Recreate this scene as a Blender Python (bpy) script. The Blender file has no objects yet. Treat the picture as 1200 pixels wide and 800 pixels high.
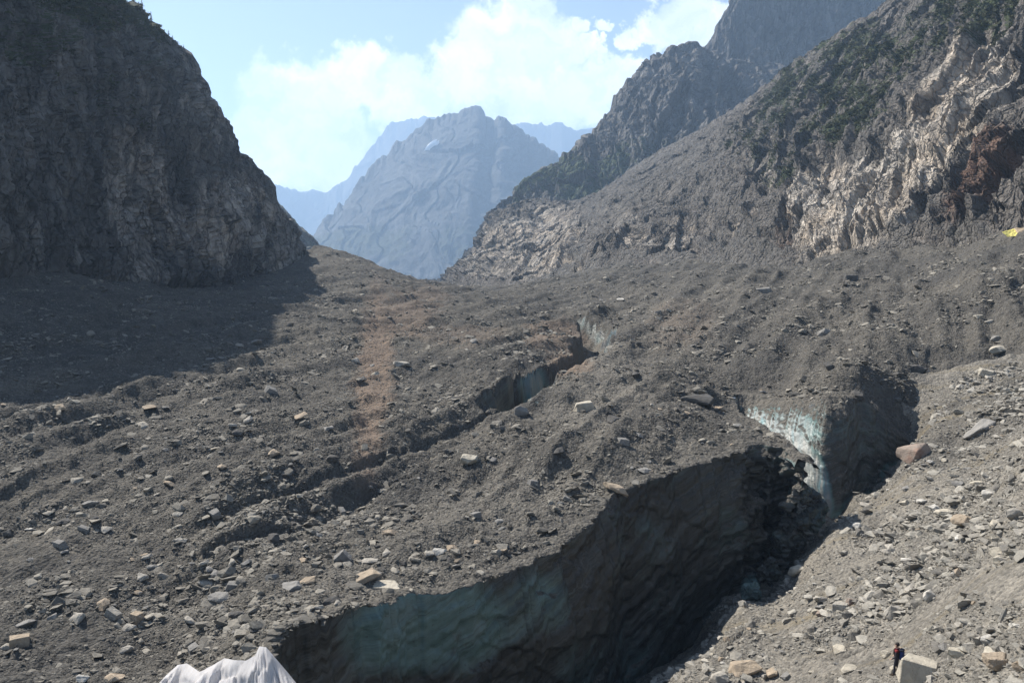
import bpy, bmesh, math, random
import numpy as np
from mathutils import Vector, Matrix, Euler

random.seed(7)
RNG = np.random.default_rng(11)
scene = bpy.context.scene
R = math.radians

# ------------------------------------------------------------------ camera
CZ = 40.0                                   # camera height over the scene's zero level (m)
F = 960.0                                   # focal length in photo pixels (photo 1200 x 800)
PITCH = math.atan(100.0 / F)                # horizon lies at photo row 300
cam_d = bpy.data.cameras.new('camera')
cam_d.sensor_width = 36.0
cam_d.lens = 36.0 * F / 1200.0
cam_d.clip_start = 0.5
cam_d.clip_end = 20000
cam = bpy.data.objects.new('camera', cam_d)
scene.collection.objects.link(cam)
cam.location = (0, 0, CZ)
cam.rotation_euler = (math.pi / 2 - PITCH, 0, 0)
scene.camera = cam

# ------------------------------------------------------------------ sun, sky, exposure
SUN_AZ, SUN_EL = -46.0, 45.0                # degrees from straight ahead (left negative), elevation
sd = Vector((math.sin(R(SUN_AZ)) * math.cos(R(SUN_EL)), math.cos(R(SUN_AZ)) * math.cos(R(SUN_EL)), math.sin(R(SUN_EL))))
sun_d = bpy.data.lights.new('sun', 'SUN')
sun_d.energy = 5.0
sun_d.angle = R(0.5)
sun_d.color = (1.0, 0.94, 0.85)
sun = bpy.data.objects.new('sun', sun_d)
scene.collection.objects.link(sun)
sun.location = (-200, 100, 400)
sun.rotation_euler = sd.to_track_quat('Z', 'Y').to_euler()

scene.view_settings.view_transform = 'Standard'
scene.view_settings.look = 'None'
scene.view_settings.gamma = 1.0
scene.view_settings.use_curve_mapping = False
scene.view_settings.exposure = 1.0
scene.cycles.volume_bounces = 1
scene.cycles.max_bounces = 5
scene.cycles.diffuse_bounces = 3
scene.cycles.use_denoising = True

def ray(u, v):
    x = (u - 600.0) / F
    y = (400.0 - v) / F
    c, s = math.cos(PITCH), math.sin(PITCH)
    return np.array([x, c + y * s, -s + y * c])

def P(u, v, Y):
    d = ray(u, v)
    k = Y / d[1]
    return np.array([d[0] * k, Y, CZ + d[2] * k])

def project(X, Y, Z):
    c, s = math.cos(PITCH), math.sin(PITCH)
    z = Z - CZ
    dep = Y * c - z * s
    up = Y * s + z * c
    dep = np.maximum(dep, 0.01)
    return 600 + F * X / dep, 400 - F * up / dep

# ---- node helper
class NT:
    def __init__(self, tree):
        self.t = tree
        tree.nodes.clear()
    def n(self, typ, **kw):
        nd = self.t.nodes.new(typ)
        ins = kw.pop('ins', None)
        for k, v in kw.items():
            setattr(nd, k, v)
        if ins:
            for k, v in ins.items():
                self.set(nd.inputs[k], v)
        return nd
    def set(self, sock, v):
        if hasattr(v, 'is_output'):
            self.t.links.new(v, sock)
        elif hasattr(v, 'outputs'):
            self.t.links.new(v.outputs[0], sock)
        else:
            if isinstance(v, (tuple, list)) and len(v) == 3 and sock.type == 'RGBA':
                v = (*v, 1.0)
            sock.default_value = v
    def mix(self, fac, a, b, blend='MIX'):
        nd = self.t.nodes.new('ShaderNodeMix')
        nd.data_type = 'RGBA'
        nd.blend_type = blend
        self.set(nd.inputs[0], fac)
        self.set(nd.inputs[6], a)
        self.set(nd.inputs[7], b)
        return nd.outputs[2]
    def math(self, op, a, b=None, clamp=False):
        nd = self.t.nodes.new('ShaderNodeMath')
        nd.operation = op
        nd.use_clamp = clamp
        self.set(nd.inputs[0], a)
        if b is not None:
            self.set(nd.inputs[1], b)
        return nd.outputs[0]
    def ramp(self, v, a, b, c=0.0, d=1.0, smooth=False):
        nd = self.t.nodes.new('ShaderNodeMapRange')
        nd.clamp = True
        if smooth:
            nd.interpolation_type = 'SMOOTHSTEP'
        self.set(nd.inputs[0], v)
        for i, x in enumerate((a, b, c, d)):
            self.set(nd.inputs[i + 1], x)
        return nd.outputs[0]
    def noise(self, vec, scale, detail=4, rough=0.55, out=0, dist=0.0):
        nd = self.t.nodes.new('ShaderNodeTexNoise')
        if vec is not None:
            self.set(nd.inputs['Vector'], vec)
        nd.inputs['Scale'].default_value = scale
        nd.inputs['Detail'].default_value = detail
        nd.inputs['Roughness'].default_value = rough
        nd.inputs['Distortion'].default_value = dist
        return nd.outputs[out]
    def voro(self, vec, scale, feature='F1', out='Distance', rnd=1.0):
        nd = self.t.nodes.new('ShaderNodeTexVoronoi')
        nd.feature = feature
        self.set(nd.inputs['Vector'], vec)
        nd.inputs['Scale'].default_value = scale
        nd.inputs['Randomness'].default_value = rnd
        return nd.outputs[out]
    def attr(self, name, out='Fac'):
        nd = self.t.nodes.new('ShaderNodeAttribute')
        nd.attribute_name = name
        return nd.outputs[out]
    def vmul(self, v, m):
        nd = self.t.nodes.new('ShaderNodeVectorMath')
        nd.operation = 'MULTIPLY'
        self.set(nd.inputs[0], v)
        self.set(nd.inputs[1], m)
        return nd.outputs[0]

# ---- world: daylight sky with cumulus in the directions where they stand
world = bpy.data.worlds.new('World')
scene.world = world
world.use_nodes = True
w = NT(world.node_tree)
tc = w.n('ShaderNodeTexCoord').outputs['Generated']
sky = w.n('ShaderNodeTexSky', sky_type='NISHITA')
sky.sun_disc = False
sky.sun_elevation = R(SUN_EL)
sky.sun_rotation = R(SUN_AZ)
sky.altitude = 1700
sky.air_density = 1.0
sky.dust_density = 1.6
sky.ozone_density = 1.0
def cloud_layer():
    """cumulus: soft puffs round given sky directions, broken up by noise"""
    wob = w.noise(tc, 15.0, 10, 0.62, out=1)
    wv = w.n('ShaderNodeVectorMath', operation='SUBTRACT', ins={0: wob, 1: (0.5, 0.5, 0.5)}).outputs[0]
    wv = w.vmul(wv, (0.15, 0.15, 0.15))
    d = w.n('ShaderNodeVectorMath', operation='ADD', ins={0: tc, 1: wv}).outputs[0]
    d = w.n('ShaderNodeVectorMath', operation='NORMALIZE', ins={0: d}).outputs[0]
    puffs = [(335, 115, 55), (380, 95, 42), (430, 82, 38), (330, 180, 55), (385, 175, 52), (300, 255, 45), (470, 120, 40),
             (500, 125, 36), (555, 90, 42), (600, 45, 52), (640, 60, 46), (575, 125, 46), (640, 115, 50), (615, 12, 36),
             (700, 110, 40), (735, 95, 30), (690, 60, 14), (685, 28, 15), (730, 35, 16), (800, 20, 34), (760, 20, 24), (840, 30, 30),
             (930, 140, 70), (1040, 60, 60), (140, 150, 80), (20, 200, 80), (1200, 120, 90)]
    acc = None
    for (u, v, r) in puffs:
        q = Vector(ray(u, v)).normalized()
        dt = w.n('ShaderNodeVectorMath', operation='DOT_PRODUCT', ins={0: d, 1: tuple(q)}).outputs['Value']
        c0 = math.cos(math.atan(r * 1.12 / F)); c1 = math.cos(math.atan(r * 0.66 / F))
        m = w.ramp(dt, c0, c1, 0, 1, True)
        acc = m if acc is None else w.math('MAXIMUM', acc, m)
    # the same kind of cloud elsewhere round the horizon
    sep = w.n('ShaderNodeSeparateXYZ', ins={0: tc})
    gen = w.noise(d, 3.2, 5, 0.6)
    gen = w.ramp(gen, 0.52, 0.68, 0, 1, True)
    low = w.ramp(sep.outputs[2], 0.10, 0.45, 1.0, 0.15)
    behind = w.ramp(sep.outputs[1], 0.80, 0.55, 0, 1)
    gen = w.math('MULTIPLY', w.math('MULTIPLY', gen, low), behind)
    return w.math('MAXIMUM', acc, gen), d
cl, cdir = cloud_layer()
core = w.noise(cdir, 16.0, 5, 0.55)
ccol = w.mix(w.ramp(core, 0.36, 0.60), (7.4, 8.2, 9.1), (13.6, 13.6, 13.4))
veil = w.ramp(w.n('ShaderNodeSeparateXYZ', ins={0: tc}).outputs[2], 0.0, 0.75, 0.14, 0.05)
thin = w.mix(veil, sky.outputs[0], (7.4, 8.6, 9.8))
col = w.mix(w.math('MULTIPLY', cl, 0.9), thin, ccol)
bg = w.n('ShaderNodeBackground', ins={'Color': col, 'Strength': 0.06})
w.n('ShaderNodeOutputWorld', ins={0: bg.outputs[0]})

# ------------------------------------------------------------------ numeric noise
def _h(ix, iy, seed):
    x = (ix.astype(np.int64) * 374761393 + iy.astype(np.int64) * 668265263 + seed * 2147483647) & 0xFFFFFFFF
    x = ((x ^ (x >> 13)) * 1274126177) & 0xFFFFFFFF
    x = ((x ^ (x >> 16)) * 2246822519) & 0xFFFFFFFF
    x = x ^ (x >> 15)
    return x.astype(np.float64) / 4294967295.0

def gnoise(x, y, seed=0):
    ix, iy = np.floor(x), np.floor(y)
    fx, fy = x - ix, y - iy
    ux = fx * fx * fx * (fx * (fx * 6 - 15) + 10)
    uy = fy * fy * fy * (fy * (fy * 6 - 15) + 10)
    def g(a, b):
        t = _h(ix + a, iy + b, seed) * 6.2831853
        return np.cos(t) * (fx - a) + np.sin(t) * (fy - b)
    n0 = g(0, 0) * (1 - ux) + g(1, 0) * ux
    n1 = g(0, 1) * (1 - ux) + g(1, 1) * ux
    return (n0 * (1 - uy) + n1 * uy) * 1.5

def fbm(x, y, octv=5, seed=0, gain=0.5, lac=2.03):
    s, a = np.zeros_like(x), 1.0
    for i in range(octv):
        s += a * gnoise(x, y, seed + i * 17)
        x, y, a = x * lac + 3.1, y * lac + 7.7, a * gain
    return s

def ridged(x, y, octv=4, seed=0, gain=0.5):
    s, a = np.zeros_like(x), 1.0
    for i in range(octv):
        s += a * (1 - 2 * np.abs(gnoise(x, y, seed + i * 31)))
        x, y, a = x * 2.07 + 5.3, y * 2.07 + 1.7, a * gain
    return s

def worley(x, y, seed=0):
    ix, iy = np.floor(x), np.floor(y)
    best = np.full(x.shape, 9.0); sec = np.full(x.shape, 9.0)
    cx, cy = np.zeros_like(x), np.zeros_like(x); dx, dy = np.zeros_like(x), np.zeros_like(x)
    for a in (-1, 0, 1):
        for b in (-1, 0, 1):
            jx, jy = ix + a, iy + b
            px = jx + _h(jx, jy, seed) ; py = jy + _h(jx, jy, seed + 91)
            ex, ey = x - px, y - py
            d = ex * ex + ey * ey
            m = d < best
            sec = np.where(m, best, np.minimum(sec, d))
            best = np.where(m, d, best)
            cx, cy = np.where(m, jx, cx), np.where(m, jy, cy)
            dx, dy = np.where(m, ex, dx), np.where(m, ey, dy)
    return np.sqrt(best), np.sqrt(sec), cx, cy, dx, dy

def facet(x, y, seed=0, tilt=1.6):
    """faceted blocks: every cell its own height and its own tilt"""
    f1, f2, cx, cy, dx, dy = worley(x, y, seed)
    h = _h(cx, cy, seed + 5) - 0.5 + tilt * ((_h(cx, cy, seed + 7) - 0.5) * dx + (_h(cx, cy, seed + 9) - 0.5) * dy)
    return h, f2 - f1

def sstep(a, b, x):
    t = np.clip((x - a) / (b - a), 0, 1)
    return t * t * (3 - 2 * t)

def blobs(u, v, lst):
    m = np.zeros_like(u)
    for (uc, vc, ru, rv, rot, st) in lst:
        c, s = math.cos(R(rot)), math.sin(R(rot))          # rot: long axis turned up to the right
        du, dv = u - uc, -(v - vc)
        a = (du * c + dv * s) / ru
        b = (-du * s + dv * c) / rv
        m = np.maximum(m, st * (1 - sstep(0.55, 1.25, np.sqrt(a * a + b * b))))
    return m

def in_poly(x, y, poly):
    r = np.zeros(x.shape, bool)
    n = len(poly)
    for i in range(n):
        x0, y0 = poly[i]; x1, y1 = poly[(i + 1) % n]
        if y0 == y1:
            continue
        c = ((y0 > y) != (y1 > y)) & (x < (x1 - x0) * (y - y0) / (y1 - y0) + x0)
        r ^= c
    return r

def poly_dist(x, y, pl):
    """distance to an open polyline, side sign (+ = right of travel) and running parameter 0..n-1"""
    best = np.full(x.shape, 1e9); sgn = np.ones_like(x); par = np.zeros_like(x)
    for i in range(len(pl) - 1):
        ax, ay = pl[i][:2]; bx, by = pl[i + 1][:2]
        ex, ey = bx - ax, by - ay
        t = np.clip(((x - ax) * ex + (y - ay) * ey) / (ex * ex + ey * ey), 0, 1)
        dx, dy = x - ax - t * ex, y - ay - t * ey
        d = np.hypot(dx, dy)
        m = d < best
        best = np.where(m, d, best)
        sgn = np.where(m, np.where(ex * dy - ey * dx > 0, -1.0, 1.0), sgn)
        par = np.where(m, i + t, par)
    return best, sgn, par

def grid_mesh(name, V, ni, nj, keep=None, smooth=True, attrs=None, flip=False):
    """V: (ni*nj,3) row-major grid -> mesh"""
    idx = np.arange(ni * nj).reshape(ni, nj)
    a, b, c, d = idx[:-1, :-1].ravel(), idx[:-1, 1:].ravel(), idx[1:, 1:].ravel(), idx[1:, :-1].ravel()
    f = np.stack([a, b, c, d] if not flip else [a, d, c, b], 1)
    if keep is not None:
        f = f[keep[f].all(1)]
    used = np.zeros(len(V), bool); used[f.ravel()] = True
    remap = np.cumsum(used) - 1
    f = remap[f]; V = V[used]
    me = bpy.data.meshes.new(name)
    me.vertices.add(len(V)); me.vertices.foreach_set('co', V.astype(np.float32).ravel())
    me.loops.add(f.size); me.loops.foreach_set('vertex_index', f.astype(np.int32).ravel())
    me.polygons.add(len(f))
    me.polygons.foreach_set('loop_start', np.arange(0, f.size, 4, dtype=np.int32))
    me.polygons.foreach_set('loop_total', np.full(len(f), 4, np.int32))
    me.polygons.foreach_set('use_smooth', np.full(len(f), smooth))
    for k, arr in (attrs or {}).items():
        arr = arr[used]
        if arr.ndim == 2:
            at = me.attributes.new(k, 'FLOAT_VECTOR', 'POINT'); at.data.foreach_set('vector', arr.astype(np.float32).ravel())
        else:
            at = me.attributes.new(k, 'FLOAT', 'POINT'); at.data.foreach_set('value', arr.astype(np.float32))
    me.update(); me.validate()
    return me

def link(name, me, mat=None, parent=None, **props):
    o = bpy.data.objects.new(name, me)
    scene.collection.objects.link(o)
    if mat is not None and me is not None and not len(me.materials):
        me.materials.append(mat)
    if parent is not None:
        o.parent = parent
    for k, v in props.items():
        o[k] = v
    return o

# ------------------------------------------------------------------ materials
def new_mat(name):
    m = bpy.data.materials.new(name)
    m.use_nodes = True
    return m, NT(m.node_tree)

def finish(t, col, rough=0.9, bump=None, spec=0.25, **kw):
    b = t.n('ShaderNodeBsdfPrincipled', ins={'Base Color': col, 'Roughness': rough, 'Specular IOR Level': spec})
    for k, v in kw.items():
        t.set(b.inputs[k.replace('_', ' ')], v)
    if bump is not None:
        t.set(b.inputs['Normal'], bump)
    t.n('ShaderNodeOutputMaterial', ins={0: b.outputs[0]})
    return b

def bump(t, h, dist, strength=1.0, base=None):
    nd = t.n('ShaderNodeBump', ins={'Height': h, 'Distance': dist, 'Strength': strength})
    if base is not None:
        t.set(nd.inputs['Normal'], base)
    return nd.outputs[0]

def debris_nodes(t, pos, lite):
    """gravelly moraine: dark fines, pebble-scale pale chips, broad patches"""
    n_big = t.noise(pos, 0.045, 4, 0.6)
    n_mid = t.noise(pos, 0.45, 4, 0.65)
    n_fine = t.noise(pos, 5.0, 4, 0.75)
    cell = t.n('ShaderNodeSeparateColor', ins={0: t.voro(pos, 5.5, out='Color')}).outputs[0]
    dark = t.mix(t.ramp(n_big, 0.35, 0.65), (0.072, 0.070, 0.067), (0.106, 0.100, 0.090))
    pale = (0.190, 0.179, 0.160)
    base = t.mix(lite, dark, pale)
    base = t.mix(t.ramp(n_mid, 0.3, 0.75), t.mix(1.0, base, (0.70, 0.70, 0.70), 'MULTIPLY'), t.mix(1.0, base, (1.30, 1.27, 1.22), 'MULTIPLY'))
    base = t.mix(t.ramp(cell, 0.0, 1.0), t.mix(1.0, base, (0.72, 0.72, 0.72), 'MULTIPLY'), t.mix(1.0, base, (1.45, 1.43, 1.40), 'MULTIPLY'))
    base = t.mix(t.ramp(n_fine, 0.45, 0.25), base, t.mix(1.0, base, (0.45, 0.45, 0.45), 'MULTIPLY'))
    h = t.math('ADD', t.math('MULTIPLY', t.math('SUBTRACT', 0.5, t.voro(pos, 5.5)), 0.45), t.math('MULTIPLY', n_fine, 0.5))
    h = t.math('ADD', h, t.math('MULTIPLY', t.math('SUBTRACT', 0.5, t.voro(pos, 1.9)), 0.8))
    return base, h

def ice_nodes(t, pos, clean, st):
    """glacier ice: dirty with fine slanting layers to nearly clean blue-white"""
    m = t.n('ShaderNodeMapping', ins={'Vector': st, 'Rotation': (0, 0, R(24))}).outputs[0]
    lay = t.noise(t.vmul(m, (0.035, 0.75, 1)), 1.0, 9, 0.70, dist=0.08)
    fine = t.noise(t.vmul(m, (0.12, 6.5, 1)), 1.0, 6, 0.7)
    blot = t.noise(pos, 0.16, 5, 0.58)
    grit = t.noise(pos, 3.2, 5, 0.75)
    drip = t.noise(t.vmul(st, (1.5, 0.10, 1)), 1.0, 5, 0.62)
    d = t.mix(t.ramp(lay, 0.36, 0.66), (0.010, 0.010, 0.010), (0.070, 0.072, 0.066))
    d = t.mix(t.ramp(fine, 0.36, 0.64), t.mix(1.0, d, (0.35, 0.35, 0.35), 'MULTIPLY'), t.mix(1.0, d, (1.75, 1.78, 1.72), 'MULTIPLY'))
    teal = t.mix(t.ramp(lay, 0.32, 0.68), (0.050, 0.105, 0.105), (0.150, 0.235, 0.225))
    tm = t.math('ADD', t.math('ADD', t.math('MULTIPLY', blot, 0.6), t.math('MULTIPLY', lay, 0.4)), t.math('MULTIPLY', clean, 0.75))
    d = t.mix(t.ramp(tm, 0.52, 0.78), d, teal)
    d = t.mix(t.ramp(fine, 0.46, 0.34, 0, 0.55), d, (0.016, 0.018, 0.017))
    d = t.mix(t.ramp(grit, 0.40, 0.27), d, (0.020, 0.019, 0.018))
    c = t.mix(t.ramp(drip, 0.36, 0.62), (0.150, 0.200, 0.205), (0.29, 0.285, 0.26))
    c = t.mix(t.ramp(t.math('ADD', t.math('MULTIPLY', drip, 0.5), t.math('MULTIPLY', blot, 0.5)), 0.47, 0.36), c, (0.17, 0.36, 0.40))
    c = t.mix(t.ramp(grit, 0.40, 0.28, 0, 0.4), c, (0.20, 0.175, 0.14))
    cm = t.math('ADD', clean, t.math('MULTIPLY', t.math('SUBTRACT', blot, 0.5), 0.4))
    cf = t.ramp(cm, 0.40, 0.70)
    col = t.mix(cf, d, c)
    h = t.math('ADD', t.math('MULTIPLY', lay, 0.45), t.math('MULTIPLY', fine, 0.16))
    h = t.math('ADD', h, t.math('MULTIPLY', grit, 0.16))
    h = t.math('ADD', h, t.math('MULTIPLY', drip, t.math('MULTIPLY', cf, 0.3)))
    return col, h

def make_glacier_mat():
    m, t = new_mat('debris_covered_ice')
    geo = t.n('ShaderNodeNewGeometry')
    pos = geo.outputs['Position']
    dcol, dh = debris_nodes(t, pos, t.attr('lite'))
    brown = t.attr('brown')  # brown dirt plus the painted reflection streak
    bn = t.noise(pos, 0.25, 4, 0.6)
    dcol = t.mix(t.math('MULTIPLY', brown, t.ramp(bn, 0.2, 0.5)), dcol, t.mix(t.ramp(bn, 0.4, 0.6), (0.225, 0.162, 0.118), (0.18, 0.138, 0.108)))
    icol, ih = ice_nodes(t, pos, t.attr('clean'), t.attr('st', 'Vector'))
    nz = t.n('ShaderNodeSeparateXYZ', ins={0: geo.outputs['Normal']}).outputs[2]
    edge = t.noise(pos, 0.9, 4, 0.7)
    e = t.math('ADD', nz, t.math('MULTIPLY', t.math('SUBTRACT', edge, 0.5), 0.35))
    e = t.math('SUBTRACT', e, t.math('MULTIPLY', t.attr('clean'), 0.42))
    isice = t.math('MULTIPLY', t.ramp(e, 0.58, 0.40), t.attr('ice'))
    isice = t.math('MULTIPLY', isice, t.math('MAXIMUM', t.ramp(t.noise(pos, 0.35, 3, 0.6), 0.24, 0.34), t.attr('clean')))
    col = t.mix(isice, dcol, icol)
    rough = t.ramp(isice, 0, 1, 0.95, 0.33)
    nb = bump(t, t.mix(isice, dh, ih), t.ramp(isice, 0, 1, 0.30, 0.35), 0.9)
    finish(t, col, rough, nb, spec=t.ramp(isice, 0, 1, 0.12, 0.45))
    return m

def make_moraine_mat():
    m, t = new_mat('pale_moraine_till')
    pos = t.n('ShaderNodeNewGeometry').outputs['Position']
    st = t.attr('st', 'Vector')
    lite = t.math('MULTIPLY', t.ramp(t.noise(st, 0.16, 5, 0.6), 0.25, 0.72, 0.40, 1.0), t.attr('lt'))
    col, h = debris_nodes(t, pos, lite)
    streak = t.noise(t.vmul(st, (0.55, 0.05, 1)), 1.0, 4, 0.6)
    col = t.mix(t.ramp(streak, 0.55, 0.70, 0, 0.7), col, (0.185, 0.155, 0.105))
    finish(t, col, 0.95, bump(t, h, 0.22, 0.9), spec=0.12)
    return m

def make_stone_mat(name, dark, pale, tint):
    m, t = new_mat(name)
    oi = t.n('ShaderNodeObjectInfo')
    pos = t.n('ShaderNodeTexCoord').outputs['Object']
    rnd = oi.outputs['Random']
    rv = t.n('ShaderNodeCombineXYZ', ins={0: t.math('MULTIPLY', rnd, 37.0), 1: t.math('MULTIPLY', rnd, 91.0), 2: 0.0}).outputs[0]
    p = t.n('ShaderNodeVectorMath', operation='ADD', ins={0: pos, 1: rv}).outputs[0]
    base = t.mix(t.ramp(rnd, 0.0, 1.0), dark, pale)
    r2 = t.math('FRACT', t.math('MULTIPLY', rnd, 17.31))
    base = t.mix(t.ramp(r2, 0.72, 0.95, 0, 0.75), base, tint)
    n = t.noise(p, 2.2, 5, 0.65)
    base = t.mix(t.ramp(n, 0.3, 0.7), t.mix(1.0, base, (0.70, 0.70, 0.70), 'MULTIPLY'), t.mix(1.0, base, (1.18, 1.16, 1.12), 'MULTIPLY'))
    sp = t.noise(p, 14.0, 2, 0.6)
    base = t.mix(t.ramp(sp, 0.60, 0.72, 0, 0.5), base, t.mix(1.0, base, (0.45, 0.45, 0.45), 'MULTIPLY'))
    h = t.math('ADD', n, t.math('MULTIPLY', sp, 0.25))
    finish(t, base, 0.9, bump(t, h, 0.10, 0.8), spec=0.2)
    return m

def plain_stone(name, c, var=0.22, red=None):
    m, t = new_mat(name)
    p = t.n('ShaderNodeTexCoord').outputs['Object']
    n = t.noise(p, 1.6, 6, 0.62)
    a = tuple(x * (1 - var) for x in c); b = tuple(min(0.9, x * (1 + var)) for x in c)
    col = t.mix(t.ramp(n, 0.3, 0.7), a, b)
    if red:
        col = t.mix(t.ramp(t.noise(p, 0.8, 3, 0.6), 0.48, 0.62), col, red)
    sp = t.noise(p, 11.0, 3, 0.65)
    col = t.mix(t.ramp(sp, 0.58, 0.70, 0, 0.55), col, tuple(x * 0.5 for x in c))
    finish(t, col, 0.88, bump(t, t.math('ADD', n, t.math('MULTIPLY', sp, 0.3)), 0.14, 0.9), spec=0.2)
    return m

def make_cliff_mat(name, dark, mid, pale, brown, gravel, grass, strat=(0.12, 0.03), cracks=0.55, relief=1.6, jscale=0.22):
    m, t = new_mat(name)
    geo = t.n('ShaderNodeNewGeometry')
    pos = geo.outputs['Position']
    st = t.attr('st', 'Vector')
    k1 = t.noise(t.vmul(st, (strat[0], strat[1], 1)), 1.0, 7, 0.66, dist=0.05)
    k2 = t.noise(t.vmul(st, (strat[0] * 6, strat[1] * 5, 1)), 1.0, 5, 0.65)
    k3 = t.noise(pos, 0.03, 4, 0.6)
    col = t.mix(t.ramp(k1, 0.30, 0.70), dark, mid)
    pm = t.math('ADD', t.attr('pale'), t.math('MULTIPLY', t.math('SUBTRACT', k1, 0.5), 1.2))
    pm = t.math('ADD', pm, t.math('MULTIPLY', t.math('SUBTRACT', k2, 0.5), 0.9))
    col = t.mix(t.ramp(pm, 0.35, 0.75), col, t.mix(t.ramp(k3, 0.4, 0.62), pale, tuple(x * y for x, y in zip(pale, (0.98, 0.90, 0.81)))))
    bm = t.math('ADD', t.attr('brown'), t.math('MULTIPLY', t.math('SUBTRACT', k1, 0.5), 1.2))
    col = t.mix(t.ramp(bm, 0.38, 0.72), col, t.mix(t.ramp(k2, 0.35, 0.65), brown, tuple(x * 1.9 for x in brown)))
    col = t.mix(t.ramp(k2, 0.45, 0.30, 0, 0.75), col, t.mix(1.0, col, (0.45, 0.44, 0.43), 'MULTIPLY'))
    crack = t.voro(t.vmul(st, (strat[0] * 1.6, strat[1] * 1.2, 1)), 1.0, 'DISTANCE_TO_EDGE')
    col = t.mix(t.ramp(crack, 0.045, 0.0, 0, cracks), col, tuple(x * 0.4 for x in dark))
    sk = t.noise(t.vmul(st, (strat[0] * 7, strat[1] * 1.6, 1)), 1.0, 6, 0.68)
    col = t.mix(t.ramp(sk, 0.34, 0.66), t.mix(1.0, col, (0.66, 0.66, 0.67), 'MULTIPLY'), t.mix(1.0, col, (1.22, 1.21, 1.20), 'MULTIPLY'))
    # joint blocks: every block its own tone, dark open joints between
    wp = t.n('ShaderNodeVectorMath', operation='ADD', ins={0: pos, 1: t.vmul(t.noise(pos, 0.15, 3, 0.6, out=1), (5.0, 5.0, 5.0))}).outputs[0]
    jv = t.vmul(wp, (jscale, jscale, jscale * 0.55))
    blk = t.n('ShaderNodeSeparateColor', ins={0: t.voro(jv, 1.0, out='Color')}).outputs[0]
    jnt = t.voro(jv, 1.0, 'DISTANCE_TO_EDGE')
    jnt2 = t.voro(jv, 2.7, 'DISTANCE_TO_EDGE')
    col = t.mix(blk, t.mix(1.0, col, (0.74, 0.74, 0.74), 'MULTIPLY'), t.mix(1.0, col, (1.22, 1.21, 1.20), 'MULTIPLY'))
    col = t.mix(t.ramp(jnt, 0.05, 0.0, 0, cracks), col, tuple(x * 0.45 for x in dark))
    gv = t.noise(pos, 0.35, 5, 0.7)
    gcol = t.mix(t.ramp(gv, 0.3, 0.7), tuple(x * 0.72 for x in gravel), tuple(x * 1.3 for x in gravel))
    col = t.mix(t.ramp(t.math('ADD', t.attr('gravel'), t.math('MULTIPLY', t.math('SUBTRACT', gv, 0.5), 0.7)), 0.35, 0.65), col, gcol)
    vn = t.noise(pos, 0.12, 5, 0.7)
    nz = t.n('ShaderNodeSeparateXYZ', ins={0: geo.outputs['Normal']}).outputs[2]
    vm = t.math('ADD', t.attr('veg'), t.math('MULTIPLY', t.math('SUBTRACT', vn, 0.5), 1.3))
    vm = t.math('ADD', vm, t.math('MULTIPLY', t.math('SUBTRACT', nz, 0.55), 0.5))
    gcl = t.mix(t.ramp(t.noise(pos, 0.22, 3, 0.6), 0.35, 0.7), tuple(x * 0.65 for x in grass), tuple(x * 1.5 for x in grass))
    col = t.mix(t.ramp(vm, 0.42, 0.62), col, gcl)
    h = t.math('ADD', t.math('MULTIPLY', k2, 0.6), t.math('MULTIPLY', t.noise(pos, 0.8, 4, 0.7), 0.5))
    h = t.math('ADD', h, t.math('MULTIPLY', t.ramp(crack, 0.0, 0.08), 0.9 * cracks))
    h = t.math('ADD', h, t.math('ADD', t.math('MULTIPLY', t.ramp(jnt, 0.0, 0.10), 1.1 * cracks), t.math('ADD', t.math('MULTIPLY', t.ramp(jnt2, 0.0, 0.12), 0.5 * cracks), t.math('MULTIPLY', blk, 0.7 * cracks))))
    finish(t, col, 0.88, bump(t, h, relief, 0.9), spec=0.2)
    return m

def flat_mat(name, c, rough=0.8, spec=0.3):
    m, t = new_mat(name)
    p = t.n('ShaderNodeTexCoord').outputs['Object']
    n = t.noise(p, 6.0, 4, 0.6)
    col = t.mix(t.ramp(n, 0.3, 0.7), tuple(x * 0.85 for x in c), tuple(min(1, x * 1.12) for x in c))
    finish(t, col, rough, None, spec=spec)
    return m

M_GLACIER = make_glacier_mat()
M_MORAINE = make_moraine_mat()
M_STONE = make_stone_mat('granite_rubble', (0.108, 0.102, 0.093), (0.275, 0.255, 0.220), (0.34, 0.315, 0.272))
M_STONE_PALE = make_stone_mat('pale_granite_rubble', (0.165, 0.155, 0.140), (0.35, 0.33, 0.29), (0.42, 0.395, 0.35))

# ------------------------------------------------------------------ ground surfaces
def back(q):
    """the near glacier stands a little behind the moraine edge"""
    u, v, Y = q
    t = min(max((Y - 90) / 110.0, 0), 1)
    return (u, v, Y * (1 + 0.12 * (1 - t * t * (3 - 2 * t))))

def tps_fit(pts):
    A = np.array([[3.0 * p[0] / p[1], math.log(p[1])] for p in pts])
    z = np.array([p[2] for p in pts])
    n = len(A)
    r = np.hypot(A[:, None, 0] - A[None, :, 0], A[:, None, 1] - A[None, :, 1])
    K = np.where(r > 0, r * r * np.log(np.maximum(r, 1e-9)), 0) + np.eye(n) * 2e-3
    Q = np.hstack([np.ones((n, 1)), A])
    L = np.zeros((n + 3, n + 3)); L[:n, :n] = K; L[:n, n:] = Q; L[n:, :n] = Q.T
    return A, np.linalg.solve(L, np.concatenate([z, np.zeros(3)]))

def tps_eval(fit, X, Y):
    A, c = fit
    a, l = 3.0 * X / Y, np.log(Y)
    z = c[-3] + c[-2] * a + c[-1] * l
    for i in range(len(A)):
        r2 = (a - A[i, 0]) ** 2 + (l - A[i, 1]) ** 2
        z = z + c[i] * 0.5 * r2 * np.log(np.maximum(r2, 1e-12))
    return z

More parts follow.
